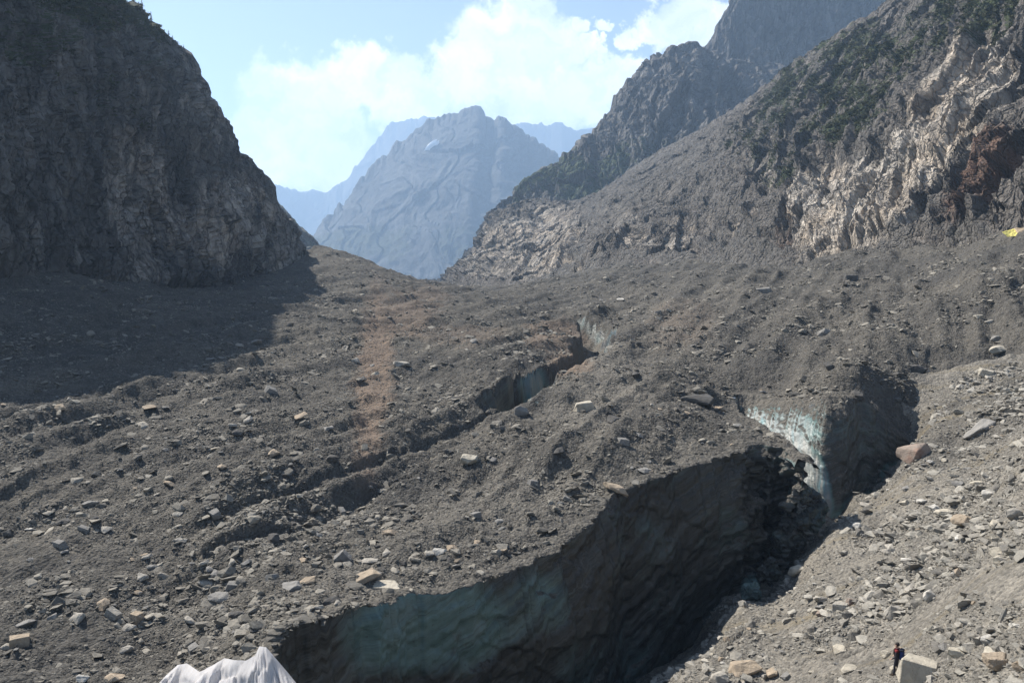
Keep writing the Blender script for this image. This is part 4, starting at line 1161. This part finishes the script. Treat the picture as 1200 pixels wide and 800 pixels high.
def loose_stones(n, region, kind, lab, grp, smin, smax):
    c = 0
    while c < n:
        u = rb.uniform(*region[0]); v = rb.uniform(*region[1])
        d = ray(u, v)
        k = np.exp(np.linspace(math.log(24), math.log(420), 700)) / d[1]
        X, Y = d[0] * k, d[1] * k
        zt, onm = top_height(X, Y)
        i = np.nonzero(CZ + d[2] * k < zt)[0]
        if not len(i):
            continue
        i = i[0]
        if bool(onm[i]) != (kind == 'moraine') or (i and zt[i - 1] < zt[i] - 1.5):
            continue
        dd, _, _ = poly_dist(np.array([X[i]]), np.array([Y[i]]), rimP + crevP + serP)
        if dd[0] < 1.0:
            continue
        s = smin + (smax - smin) * rb.uniform(0, 1) ** 2.6
        s *= (Y[i] / 50) ** .55
        mi = int(rb.integers(0, 12))
        if kind == 'moraine':
            word, where, grp = WORD[MT[mi % 6]], ('on the lower moraine slope around the hiker' if v > 690 else 'on the upper moraine slope below the serac'), 'loose stones on the pale moraine slope'
        else:
            word, grp = WORD[GT[mi % 6]], 'loose stones on the dark glacier gravel'
            if in_poly(np.array([u]), np.array([v]), SHADE)[0]:
                where = 'in the shadow of the left rock wall'
            elif Y[i] > 125:
                where = 'on the far debris below the right valley side'
            elif v > 655 - (u - 180) * .39:
                where = 'on the rubble between the dark channel and the ice cliff'
            else:
                where = 'on the gravel plain across the dark channel'
        o = link('stone', shared[kind][mi], None, label='loose angular %s stone %s' % (word, where), category='stone', group=grp)
        o.scale = (s, s * rb.uniform(.8, 1.1), s * rb.uniform(.75, 1.0))
        o.rotation_euler = (rb.normal(0, .2), rb.normal(0, .2), rb.uniform(0, 6.28))
        o.location = (X[i], Y[i], zt[i] + s * .12)
        c += 1
loose_stones(130, ((0, 950), (360, 798)), 'glacier', 'angular loose stone lying among the dark gravel of the glacier surface', 'loose stones on the dark glacier gravel', .17, .62)
loose_stones(45, ((150, 640), (600, 745)), 'glacier', 'angular loose stone lying among the dark gravel of the glacier surface', 'loose stones on the dark glacier gravel', .20, .50)
loose_stones(110, ((800, 1198), (500, 798)), 'moraine', 'pale loose stone lying on the light moraine slope', 'loose stones on the pale moraine slope', .17, .55)

# ------------------------------------------------------------------ fallen ice
m_, t = new_mat('dirty_ice_block')
p_ = t.n('ShaderNodeNewGeometry').outputs['Position']
c_, h_ = ice_nodes(t, p_, 0.0, p_)
finish(t, c_, 0.45, bump(t, h_, 0.25, 0.9), spec=0.35)
TINT['ice'] = m_
m_, t = new_mat('blue_ice_block')
p_ = t.n('ShaderNodeNewGeometry').outputs['Position']
c_, h_ = ice_nodes(t, p_, 0.10, p_)
finish(t, c_, 0.4, bump(t, h_, 0.2, 0.9), spec=0.4)
TINT['blue'] = m_
for i, (u, v, Y, r, tn, lab, kw) in enumerate([
        (925, 628, 71.0, 1.2, 'ice', 'dirty brown ice lump leaning on the end of the ice cliff', dict(flat=1.1)),
        (903, 668, 68.5, 1.1, 'ice', 'rugged dirty ice lump at the foot of the ice cliff', dict(flat=1.0)),
        (880, 694, 66.5, .8, 'blue', 'grey-blue ice lump at the foot of the ice cliff', dict(flat=1.2)),
        (949, 583, 71.5, 1.2, 'ice', 'dark ice block jammed in the gap beside the serac', dict(flat=.7)),
        (955, 602, 71.0, 1.3, 'ice', 'crumbling dirty ice block low in the gap beside the serac', dict(flat=.9)),
        (940, 612, 70.5, .9, 'ice', 'small dirty ice block between the cliff end and the gap', dict(flat=.9)),
        ]):
    me = rock_mesh('ice_block', 1900 + i, elong=1.1, npts=18, rough=.34, subdiv=3, boxy=.7, **kw)
    o = link('ice_block', me, TINT[tn], label=lab, category='ice block')
    o.scale = (r, r, r); o.location = P(u, v, Y); o.rotation_euler = (i * .7, i * 1.1, i * 2.3)

# ------------------------------------------------------------------ sheets of cloth
def cloth_mat(name, c, trans=0.45):
    m, t = new_mat(name)
    p = t.n('ShaderNodeTexCoord').outputs['Object']
    n = t.noise(p, 1.2, 5, 0.6)
    col = t.mix(t.ramp(n, 0.35, 0.75), c, tuple(x * 0.78 for x in c))
    col = t.mix(t.ramp(t.noise(p, 3.5, 6, 0.7), 0.54, 0.72, 0, 0.55), col, tuple(x * .5 for x in c))
    st_ = t.noise(t.vmul(p, (6, 1.2, 2)), 1.0, 4, 0.6)
    b = finish(t, col, 0.75, bump(t, st_, 0.05, 0.6), spec=0.25)
    if trans:
        tl = t.n('ShaderNodeBsdfTranslucent', ins={'Color': col})
        mx = t.n('ShaderNodeMixShader', ins={0: trans, 1: b.outputs[0], 2: tl.outputs[0]})
        t.set([n for n in t.t.nodes if n.type == 'OUTPUT_MATERIAL'][0].inputs[0], mx.outputs[0])
    return m
def hit(u, v):
    d = ray(u, v)
    k = np.exp(np.linspace(math.log(20), math.log(420), 2500)) / d[1]
    zt, _ = top_height(d[0] * k, d[1] * k)
    i = np.nonzero(CZ + d[2] * k < zt)[0]
    i = i[0] if len(i) else len(k) - 1
    return np.array([d[0] * k[i], d[1] * k[i], zt[i]])

def white_sheet():
    top = [(176, 812), (195, 791), (208, 779), (219, 777), (234, 787), (250, 779), (263, 771), (273, 773), (288, 774), (299, 768), (304, 757), (312, 758), (322, 770), (336, 786), (352, 806)]
    lift = [.1, .25, .35, .35, .2, .3, .45, .45, .35, .4, .55, .55, .45, .2, .0]
    bot = [(120, 905), (140, 908), (160, 905), (180, 912), (200, 905), (220, 915), (240, 905), (265, 915), (285, 912), (300, 925), (320, 930), (340, 935), (360, 935), (385, 930), (400, 920)]
    Yt = hit(262, 778)[1]
    tp = []
    for (u, v), l in zip(top, lift):
        g = tps_eval(GF, np.array([0.0]), np.array([Yt]))
        d = ray(u, v)
        # the rim it hangs over: a near-constant distance, a hand's breadth above the gravel
        y = min(min(hit(u - 6, v + 9)[1], hit(u, v + 12)[1]), Yt) - 1.0 if u < 312 else tp[-1][1] - .10
        tp.append(P(u, v, y))
    bt = [P(u, v, Yt - 6.8 - .2 * (i > 8) * (i - 8)) for i, (u, v) in enumerate(bot)]
    n, m = 180, 60
    par = np.linspace(0, len(tp) - 1, n)
    A = np.stack([np.interp(par, range(len(tp)), [p[k] for p in tp]) for k in range(3)], 1)
    B = np.stack([np.interp(par, range(len(bt)), [p[k] for p in bt]) for k in range(3)], 1)
    rows = []
    for t in np.linspace(0, 1, m):
        p = A * (1 - t) + B * t
        L = par * .55
        fold = 0.16 * ridged(L * 1.1 + 0 * par, np.full(n, t * .5), 3, 401) * min(1, t * 6 + .15)
        fold += 0.05 * ridged(L * 5 + t * 1.2, np.full(n, t * .9), 2, 402) * min(1, t * 8)
        fold += 0.22 * ridged((L * .8 + t * 2.2), np.full(n, t * 1.4 + 3) - L * .5, 2, 403) * min(1, t * 5)
        fold += 0.16 * facet(L * .9 + t * 1.5, np.full(n, t * 4.5) + L * .35, 404, 2.4)[0] * min(1, t * 6)
        big = 0.45 * math.sin(math.pi * min(1, t * 1.3)) * (0.6 * np.cos(par * 1.25) - .35)
        p = p + np.stack([np.zeros(n), -(fold + big) * .45, (fold + big) * .8], 1)
        rows.append(p)
    V = np.stack(rows, 0).reshape(-1, 3)
    me = grid_mesh('white_sheet', V, m, n, None, True)
    o = link('white_sheet', me, cloth_mat('white_fleece', (0.78, 0.76, 0.76)), label='crumpled white cloth sheet draped over the rim of the ice cliff', category='sheet')
white_sheet()

def small_sheet(name, corners, mat, label, cat, sag=.12, seed=0):
    n = 26
    a, b, c, d = [np.array(x) for x in corners]
    V = []
    for i in range(n):
        for j in range(n):
            s_, t_ = i / (n - 1), j / (n - 1)
            p = a * (1 - s_) * (1 - t_) + b * s_ * (1 - t_) + c * s_ * t_ + d * (1 - s_) * t_
            q = p.copy()
            q[2] += -sag * 4 * s_ * (1 - s_) * t_ * (1 - t_) + .10 * float(gnoise(np.array([s_ * 5.0]), np.array([t_ * 5.0 + seed]), 410)[0])
            V.append(q)
    me = grid_mesh(name, np.array(V), n, n, None, True)
    o = link(name, me, mat, label=label, category=cat)
    sm = o.modifiers.new('thickness', 'SOLIDIFY'); sm.thickness = 0.04
    return o
yb = hit(1186, 279)
Yb = yb[1]
small_sheet('tarpaulin', [P(1174, 272, Yb + .4), P(1181, 277.6, Yb - .6), P(1194, 276.5, Yb - .6), P(1189, 268, Yb + 2.2)], cloth_mat('yellow_tarpaulin', (0.85, 0.74, 0.22), 0), 'bright yellow tarpaulin spread on the rubble under the brown rock', 'tarpaulin', seed=1)
small_sheet('tarpaulin', [P(1188.5, 267.8, Yb + 1.8), P(1194.5, 276.2, Yb - .4), P(1222, 275.5, Yb - .4), P(1220, 266.5, Yb + 2)], cloth_mat('faded_tarpaulin', (0.62, 0.48, 0.32), 0), 'faded beige tarpaulin adjoining the bright yellow one', 'tarpaulin', seed=2)

# ------------------------------------------------------------------ hiker
def hiker():
    g = hit(1050, 791)
    V = {}; E = []
    def vtx(k, co, r):
        V[k] = (co, r)
    # facing local -X; +Y to the person's right side
    vtx('pelvis', (0, 0, .95), (.135, .155)); vtx('waist', (-.01, 0, 1.08), (.125, .145)); vtx('chest', (-.02, 0, 1.28), (.135, .175)); vtx('shoulder', (-.01, 0, 1.42), (.10, .13))
    vtx('neck', (-.02, 0, 1.51), (.055, .055)); vtx('head0', (-.035, 0, 1.60), (.085, .078)); vtx('head1', (-.03, 0, 1.70), (.09, .08)); vtx('crown', (-.02, 0, 1.77), (.055, .05))
    for sgn, k in ((1, 'r'), (-1, 'l')):
        st = .12 if sgn > 0 else -.10
        vtx('hip' + k, (0, sgn * .10, .90), (.095, .095)); vtx('knee' + k, (-.04 + st * .3, sgn * .11, .50), (.062, .062)); vtx('calf' + k, (st * .6, sgn * .115, .34), (.058, .058))
        vtx('ankle' + k, (st, sgn * .12, .09), (.042, .042)); vtx('heel' + k, (st + .02, sgn * .12, .045), (.045, .045)); vtx('ball' + k, (st - .12, sgn * .13, .035), (.045, .035)); vtx('toe' + k, (st - .20, sgn * .135, .03), (.032, .026))
        vtx('sh' + k, (0, sgn * .19, 1.40), (.068, .068)); vtx('elbow' + k, (.02, sgn * .26, 1.13), (.046, .046)); vtx('wrist' + k, (-.16, sgn * .25, .96), (.030, .030)); vtx('palm' + k, (-.22, sgn * .245, .93), (.038, .022))
        E.extend([('pelvis', 'hip' + k), ('hip' + k, 'knee' + k), ('knee' + k, 'calf' + k), ('calf' + k, 'ankle' + k), ('ankle' + k, 'heel' + k), ('heel' + k, 'ball' + k), ('ball' + k, 'toe' + k),
                  ('shoulder', 'sh' + k), ('sh' + k, 'elbow' + k), ('elbow' + k, 'wrist' + k), ('wrist' + k, 'palm' + k)])
        for f, (dy, ln) in enumerate(((-.03, .070), (-.010, .085), (.010, .080), (.030, .065))):
            a, b_ = 'f%d%s' % (f, k), 'g%d%s' % (f, k)
            vtx(a, (-.22 - ln * .55, sgn * .245 + dy, .92 - ln * .25), (.010, .010)); vtx(b_, (-.22 - ln * .85, sgn * .245 + dy, .92 - ln * .75), (.008, .008))
            E.extend([('palm' + k, a), (a, b_)])
        vtx('th' + k, (-.23, sgn * .245 - sgn * .055, .925), (.010, .010)); vtx('ti' + k, (-.265, sgn * .245 - sgn * .06, .90), (.009, .009))
        E.extend([('palm' + k, 'th' + k), ('th' + k, 'ti' + k)])
    E.extend([('pelvis', 'waist'), ('waist', 'chest'), ('chest', 'shoulder'), ('shoulder', 'neck'), ('neck', 'head0'), ('head0', 'head1'), ('head1', 'crown')])
    keys = list(V)
    me = bpy.data.meshes.new('hiker_cage')
    me.from_pydata([V[k][0] for k in keys], [(keys.index(a), keys.index(b_)) for a, b_ in E], [])
    tmp = bpy.data.objects.new('hiker_cage', me); scene.collection.objects.link(tmp)
    md = tmp.modifiers.new('skin', 'SKIN'); md.use_smooth_shade = True
    for i, k in enumerate(keys):
        me.skin_vertices[0].data[i].radius = V[k][1]
        me.skin_vertices[0].data[i].use_root = (k == 'pelvis')
    sb = tmp.modifiers.new('sub', 'SUBSURF'); sb.levels = 2; sb.render_levels = 2
    dg = bpy.context.evaluated_depsgraph_get()
    body = bpy.data.meshes.new_from_object(tmp.evaluated_get(dg))
    bpy.data.objects.remove(tmp); bpy.data.meshes.remove(me)
    body.name = 'person'
    for m in (flat_mat('skin', (.48, .30, .22)), flat_mat('dark_jacket', (.035, .03, .035)), flat_mat('dark_trousers', (.03, .03, .04)), flat_mat('brown_boots', (.05, .035, .025)), flat_mat('red_yoke', (.20, .02, .02))):
        body.materials.append(m)
    for p in body.polygons:
        z = sum(body.vertices[i].co.z for i in p.vertices) / len(p.vertices)
        x = sum(body.vertices[i].co.x for i in p.vertices) / len(p.vertices)
        p.material_index = 3 if z < .14 else 2 if (z < 1.0 and x > -.13) else 0 if (z > 1.505 or x < -.175) else 1
        if z < .5 and z >= .14: p.material_index = 2
        if p.material_index == 1 and z > 1.36: p.material_index = 4
        p.use_smooth = True
    o = link('person', body, None, label='hiker in dark clothes with red shoulders standing beside the square cream block', category='person')
    # cap and nose as small meshes of the head
    def lump(name, loc, sc, mat, parent):
        bm = bmesh.new(); bmesh.ops.create_icosphere(bm, subdivisions=3, radius=1)
        for v in bm.verts:
            v.co = Vector((v.co.x * sc[0] + loc[0], v.co.y * sc[1] + loc[1], v.co.z * sc[2] + loc[2]))
        m_ = bpy.data.meshes.new(name); bm.to_mesh(m_); bm.free()
        for p in m_.polygons: p.use_smooth = True
        return link(name, m_, mat, parent)
    hairm = flat_mat('dark_hair', (.025, .02, .017)); skinm = body.materials[0]
    lump('hair', (.0, 0, 1.70), (.105, .095, .115), hairm, o)
    lump('nose', (-.128, 0, 1.645), (.02, .014, .022), skinm, o)
    for sg in (1, -1):
        lump('eye', (-.115, sg * .032, 1.67), (.012, .014, .010), hairm, o)
        lump('ear', (-.03, sg * .088, 1.645), (.02, .012, .03), skinm, o)
    lump('mouth', (-.118, 0, 1.60), (.010, .024, .007), flat_mat('lips', (.35, .13, .11)), o)
    o.location = (g[0], g[1], g[2] - .02); o.rotation_euler = (0, 0, R(-40))
    # backpack: rounded sack with lid, pocket and straps
    bp = bpy.data.objects.new('backpack', None); scene.collection.objects.link(bp)
    bp['label'] = 'blue backpack worn by the hiker beside the cream block'; bp['category'] = 'backpack'
    blue = flat_mat('blue_pack_cloth', (.02, .035, .13)); dk = flat_mat('dark_pack_cloth', (.02, .022, .04))
    def rbox(name, c, sz, mat, bev=.05):
        bm = bmesh.new(); bmesh.ops.create_cube(bm, size=1)
        for v in bm.verts:
            k = .85 if v.co.z > 0 else 1
            v.co = Vector((c[0] + v.co.x * sz[0] * k, c[1] + v.co.y * sz[1] * k, c[2] + v.co.z * sz[2]))
        bmesh.ops.bevel(bm, geom=list(bm.edges), offset=bev, segments=3, affect='EDGES', profile=.5)
        m_ = bpy.data.meshes.new(name); bm.to_mesh(m_); bm.free()
        for p in m_.polygons: p.use_smooth = True
        return link(name, m_, mat, bp)
    rbox('pack_body', (.24, 0, 1.20), (.20, .32, .48), blue)
    rbox('lid', (.23, 0, 1.47), (.23, .30, .12), dk, .04)
    rbox('pocket', (.35, 0, 1.10), (.09, .22, .22), dk, .03)
    for sg in (1, -1):
        bm = bmesh.new()
        pts = [(.14, .10, 1.44), (.05, .11, 1.52), (-.08, .11, 1.49), (-.155, .115, 1.38), (-.14, .13, 1.22), (.0, .175, 1.08), (.14, .14, 1.0)]
        prev = None
        for x, y, z in pts:
            a = bm.verts.new((x, sg * (y - .022), z)); b_ = bm.verts.new((x, sg * (y + .022), z))
            if prev: bm.faces.new((prev[0], prev[1], b_, a))
            prev = (a, b_)
        m_ = bpy.data.meshes.new('strap'); bm.to_mesh(m_); bm.free()
        so = link('strap', m_, dk, bp); so.modifiers.new('thick', 'SOLIDIFY').thickness = .012
    bp.location = o.location; bp.rotation_euler = o.rotation_euler
hiker()

# ------------------------------------------------------------------ trees and shrubs
def spruce_parts(seed, H):
    rs = random.Random(seed)
    bm = bmesh.new()
    bmesh.ops.create_cone(bm, cap_ends=True, segments=7, radius1=.022 * H, radius2=.003 * H, depth=H * .97, matrix=Matrix.Translation((0, 0, H * .485)))
    tr = bpy.data.meshes.new('trunk'); bm.to_mesh(tr); bm.free()
    bm = bmesh.new()
    z = .10 * H
    while z < .985 * H:
        f = 1 - z / H
        L = H * (.05 + .21 * f ** .85) * rs.uniform(.75, 1.15)
        for k in range(rs.choice((5, 6, 7))):
            if rs.random() < .10: continue
            a = rs.uniform(0, 6.283)
            ln = L * rs.uniform(.6, 1.15)
            dx, dy = math.cos(a), math.sin(a)
            dr = rs.uniform(.18, .5)
            for q in range(5):
                t0, t1 = q / 5, (q + 1.25) / 5
                wd = ln * .22 * (1 - .7 * t0) * rs.uniform(.7, 1.2)
                s_ = rs.uniform(-.12, .12) * ln
                p0 = Vector((dx * ln * t0, dy * ln * t0, z - dr * ln * t0)); p1 = Vector((dx * ln * t1, dy * ln * t1, z - dr * ln * t1 - .03 * ln))
                sd_ = Vector((-dy, dx, 0))
                bm.faces.new([bm.verts.new(p0 - sd_ * wd), bm.verts.new(p1 + sd_ * s_), bm.verts.new(p0 + sd_ * wd)])
                bm.faces.new([bm.verts.new(p0), bm.verts.new(p1 - Vector((0, 0, wd * .9))), bm.verts.new(p1 + sd_ * s_)])
        z += H * rs.uniform(.030, .05)
    cr = bpy.data.meshes.new('crown'); bm.to_mesh(cr); bm.free()
    return tr, cr
barkm = flat_mat('spruce_bark', (.07, .05, .038)); needm = flat_mat('spruce_needles', (.028, .042, .018), .85)
SPR = [spruce_parts(2000 + i, 1.0) for i in range(5)]
for tr, cr in SPR:
    tr.materials.append(barkm); cr.materials.append(needm)
LU, LVv = project(LV[..., 0], LV[..., 1], LV[..., 2])
ci = int(np.argmin(np.abs(LT - 1.0)))
rt = random.Random(5)
def tree_at(p, h, label, group):
    r = bpy.data.objects.new('spruce_tree', None); scene.collection.objects.link(r)
    r.location = p; r.rotation_euler = (0, 0, rt.uniform(0, 6.28)); r.scale = (h * rt.uniform(.85, 1.1),) * 2 + (h,)
    r['label'] = label; r['category'] = 'tree'; r['group'] = group
    tr, cr = SPR[rt.randrange(5)]
    link('trunk', tr, None, r); link('crown', cr, None, r)
for u0, px in [(132, 6), (139, 7), (146, 6), (152, 7), (158, 6), (164, 8), (169, 7), (160, 5), (148, 5)]:
    i = int(np.argmin(np.abs(LU[:, ci] - u0)))
    p = LV[i, ci - rt.choice((0, 0, 2))]
    h = px * p[1] / F
    tree_at(tuple(p - np.array([0, 0, .1 * h])), h, 'small dark spruce in the row on the crest of the left rock wall', 'spruces on the crest of the left rock wall')
i = int(np.argmin(np.abs(LU[:, ci] - 176)))
p = LV[i, ci]; h = 12 * p[1] / F
tree_at(tuple(p - np.array([0, 0, .1 * h])), h, 'tallest lone narrow spruce on the crest of the left rock wall', 'spruces on the crest of the left rock wall')
for u0, px in [(198, 7), (203, 5), (214, 4)]:
    i = int(np.argmin(np.abs(LU[:, ci] - u0)))
    p = LV[i, ci]; h = px * p[1] / F
    tree_at(tuple(p - np.array([0, 0, .1 * h])), h, 'tiny stunted spruce lower down the crest of the left rock wall', 'spruces on the crest of the left rock wall')

def shrub_mesh(seed, cmat):
    rs = random.Random(seed)
    bm = bmesh.new()
    for k in range(46):
        d = Vector((rs.gauss(0, 1), rs.gauss(0, 1), abs(rs.gauss(0, .8)))).normalized()
        c = d * rs.uniform(.35, 1.0) ; c.z *= .75
        e1 = Vector((rs.gauss(0, 1), rs.gauss(0, 1), rs.gauss(0, 1))).normalized(); e2 = e1.cross(d + Vector((.1, .2, .3))).normalized()
        s_ = rs.uniform(.14, .30)
        bm.faces.new([bm.verts.new(c + e1 * s_), bm.verts.new(c + e2 * s_ * .8), bm.verts.new(c - e1 * s_), bm.verts.new(c - e2 * s_ * .8)])
    me = bpy.data.meshes.new('shrub_clump'); bm.to_mesh(me); bm.free()
    me.materials.append(cmat)
    return me
GREENS = [flat_mat('alder_leaves', (.050, .058, .020), .8), flat_mat('dark_dwarf_pine', (.032, .036, .016), .85), flat_mat('dry_alpine_grass', (.085, .085, .035), .9)]
SHR = [shrub_mesh(2100 + i, GREENS[(0, 1, 1, 0, 2, 1)[i]]) for i in range(6)]
def plant(name, V, zn, TT, n, r0, r1, seed, thr=.42):
    rg = np.random.default_rng(seed)
    flat = V.reshape(-1, 3)
    tt = np.tile(TT, V.shape[0])
    veg = zn['veg'] + .55 * fbm(flat[:, 0] / 14 + flat[:, 2] / 11, flat[:, 1] / 14 + flat[:, 2] / 9, 4, seed)
    pr = np.clip((veg - thr) * 2.2, 0, 1) * (tt > .02) * (tt < 1.15) * (zn['veg'] > .12)
    area = np.sqrt(flat[:, 1])
    pr = pr * area
    if pr.sum() == 0:
        return
    idx = rg.choice(len(flat), n, p=pr / pr.sum())
    s = rg.uniform(r0, r1, n) * (.6 + .8 * rg.uniform(0, 1, n) ** 2)
    pos = flat[idx] + rg.normal(0, .5, (n, 3)) * np.array([1, 1, .2])
    scatter(name, pos, np.stack([rg.normal(0, .25, n), rg.normal(0, .25, n), rg.uniform(0, 6.28, n)], 1), np.stack([s, s, s * rg.uniform(.6, 1, n)], 1), rg.integers(0, 6, n), SHR)
plant('slope_shrubs', RV, RZN, RT, 12000, .45, 1.3, 430, .46)
plant('cliff_top_shrubs', LV, LZN, LT, 5000, .4, 1.0, 431)

# snow patch on the far peak
PU, PVv = project(PV[..., 0], PV[..., 1], PV[..., 2])
sel = np.argmin((PU - 505) ** 2 + (PVv - 172) ** 2 + 1e6 * (PT[None, :] > 1))
si, sj = np.unravel_index(sel, PU.shape)
e1 = PV[si + 2, sj] - PV[si - 2, sj]; e1 /= np.linalg.norm(e1)
e2 = PV[si, sj + 2] - PV[si, sj - 2]; e2 /= np.linalg.norm(e2)
nn_ = np.cross(e1, e2); nn_ /= np.linalg.norm(nn_)
if nn_[1] > 0:
    nn_ = -nn_
NR, NK = 9, 48
V = []
for a_ in range(NR):
    for b_ in range(NK):
        th = 6.2831853 * b_ / (NK - 1)
        rr_ = a_ / (NR - 1) * (1 + .5 * float(fbm(np.array([math.cos(th) * 1.7 + 4]), np.array([math.sin(th) * 1.7]), 4, 88)[0]))
        V.append(PV[si, sj] + e1 * (math.cos(th) * 34 * rr_ + math.sin(th) * 12 * rr_) + e2 * math.sin(th) * 17 * rr_ + nn_ * (14 - 20 * (a_ / (NR - 1)) ** 2))
link('snow_patch', grid_mesh('snow_patch', np.array(V), NR, NK), flat_mat('old_snow', (.80, .82, .85), .6), kind='structure')

# ------------------------------------------------------------------ haze
hz = bpy.data.meshes.new('haze')
bm = bmesh.new(); bmesh.ops.create_cube(bm, size=1.0)
for v in bm.verts:
    v.co = Vector((v.co.x * 9000, (v.co.y + .5) * 8300 - 300, -760 if v.co.z < 0 else 1320))
bm.to_mesh(hz); bm.free()
hm, t = new_mat('valley_haze')
pv = t.n('ShaderNodeVolumePrincipled')
pv.inputs['Color'].default_value = (0.50, 0.71, 1.0, 1)
pv.inputs['Density'].default_value = 0.00016
pv.inputs['Anisotropy'].default_value = 0.25
out = t.n('ShaderNodeOutputMaterial'); t.t.links.new(pv.outputs[0], out.inputs['Volume'])
link('haze', hz, hm, kind='stuff')
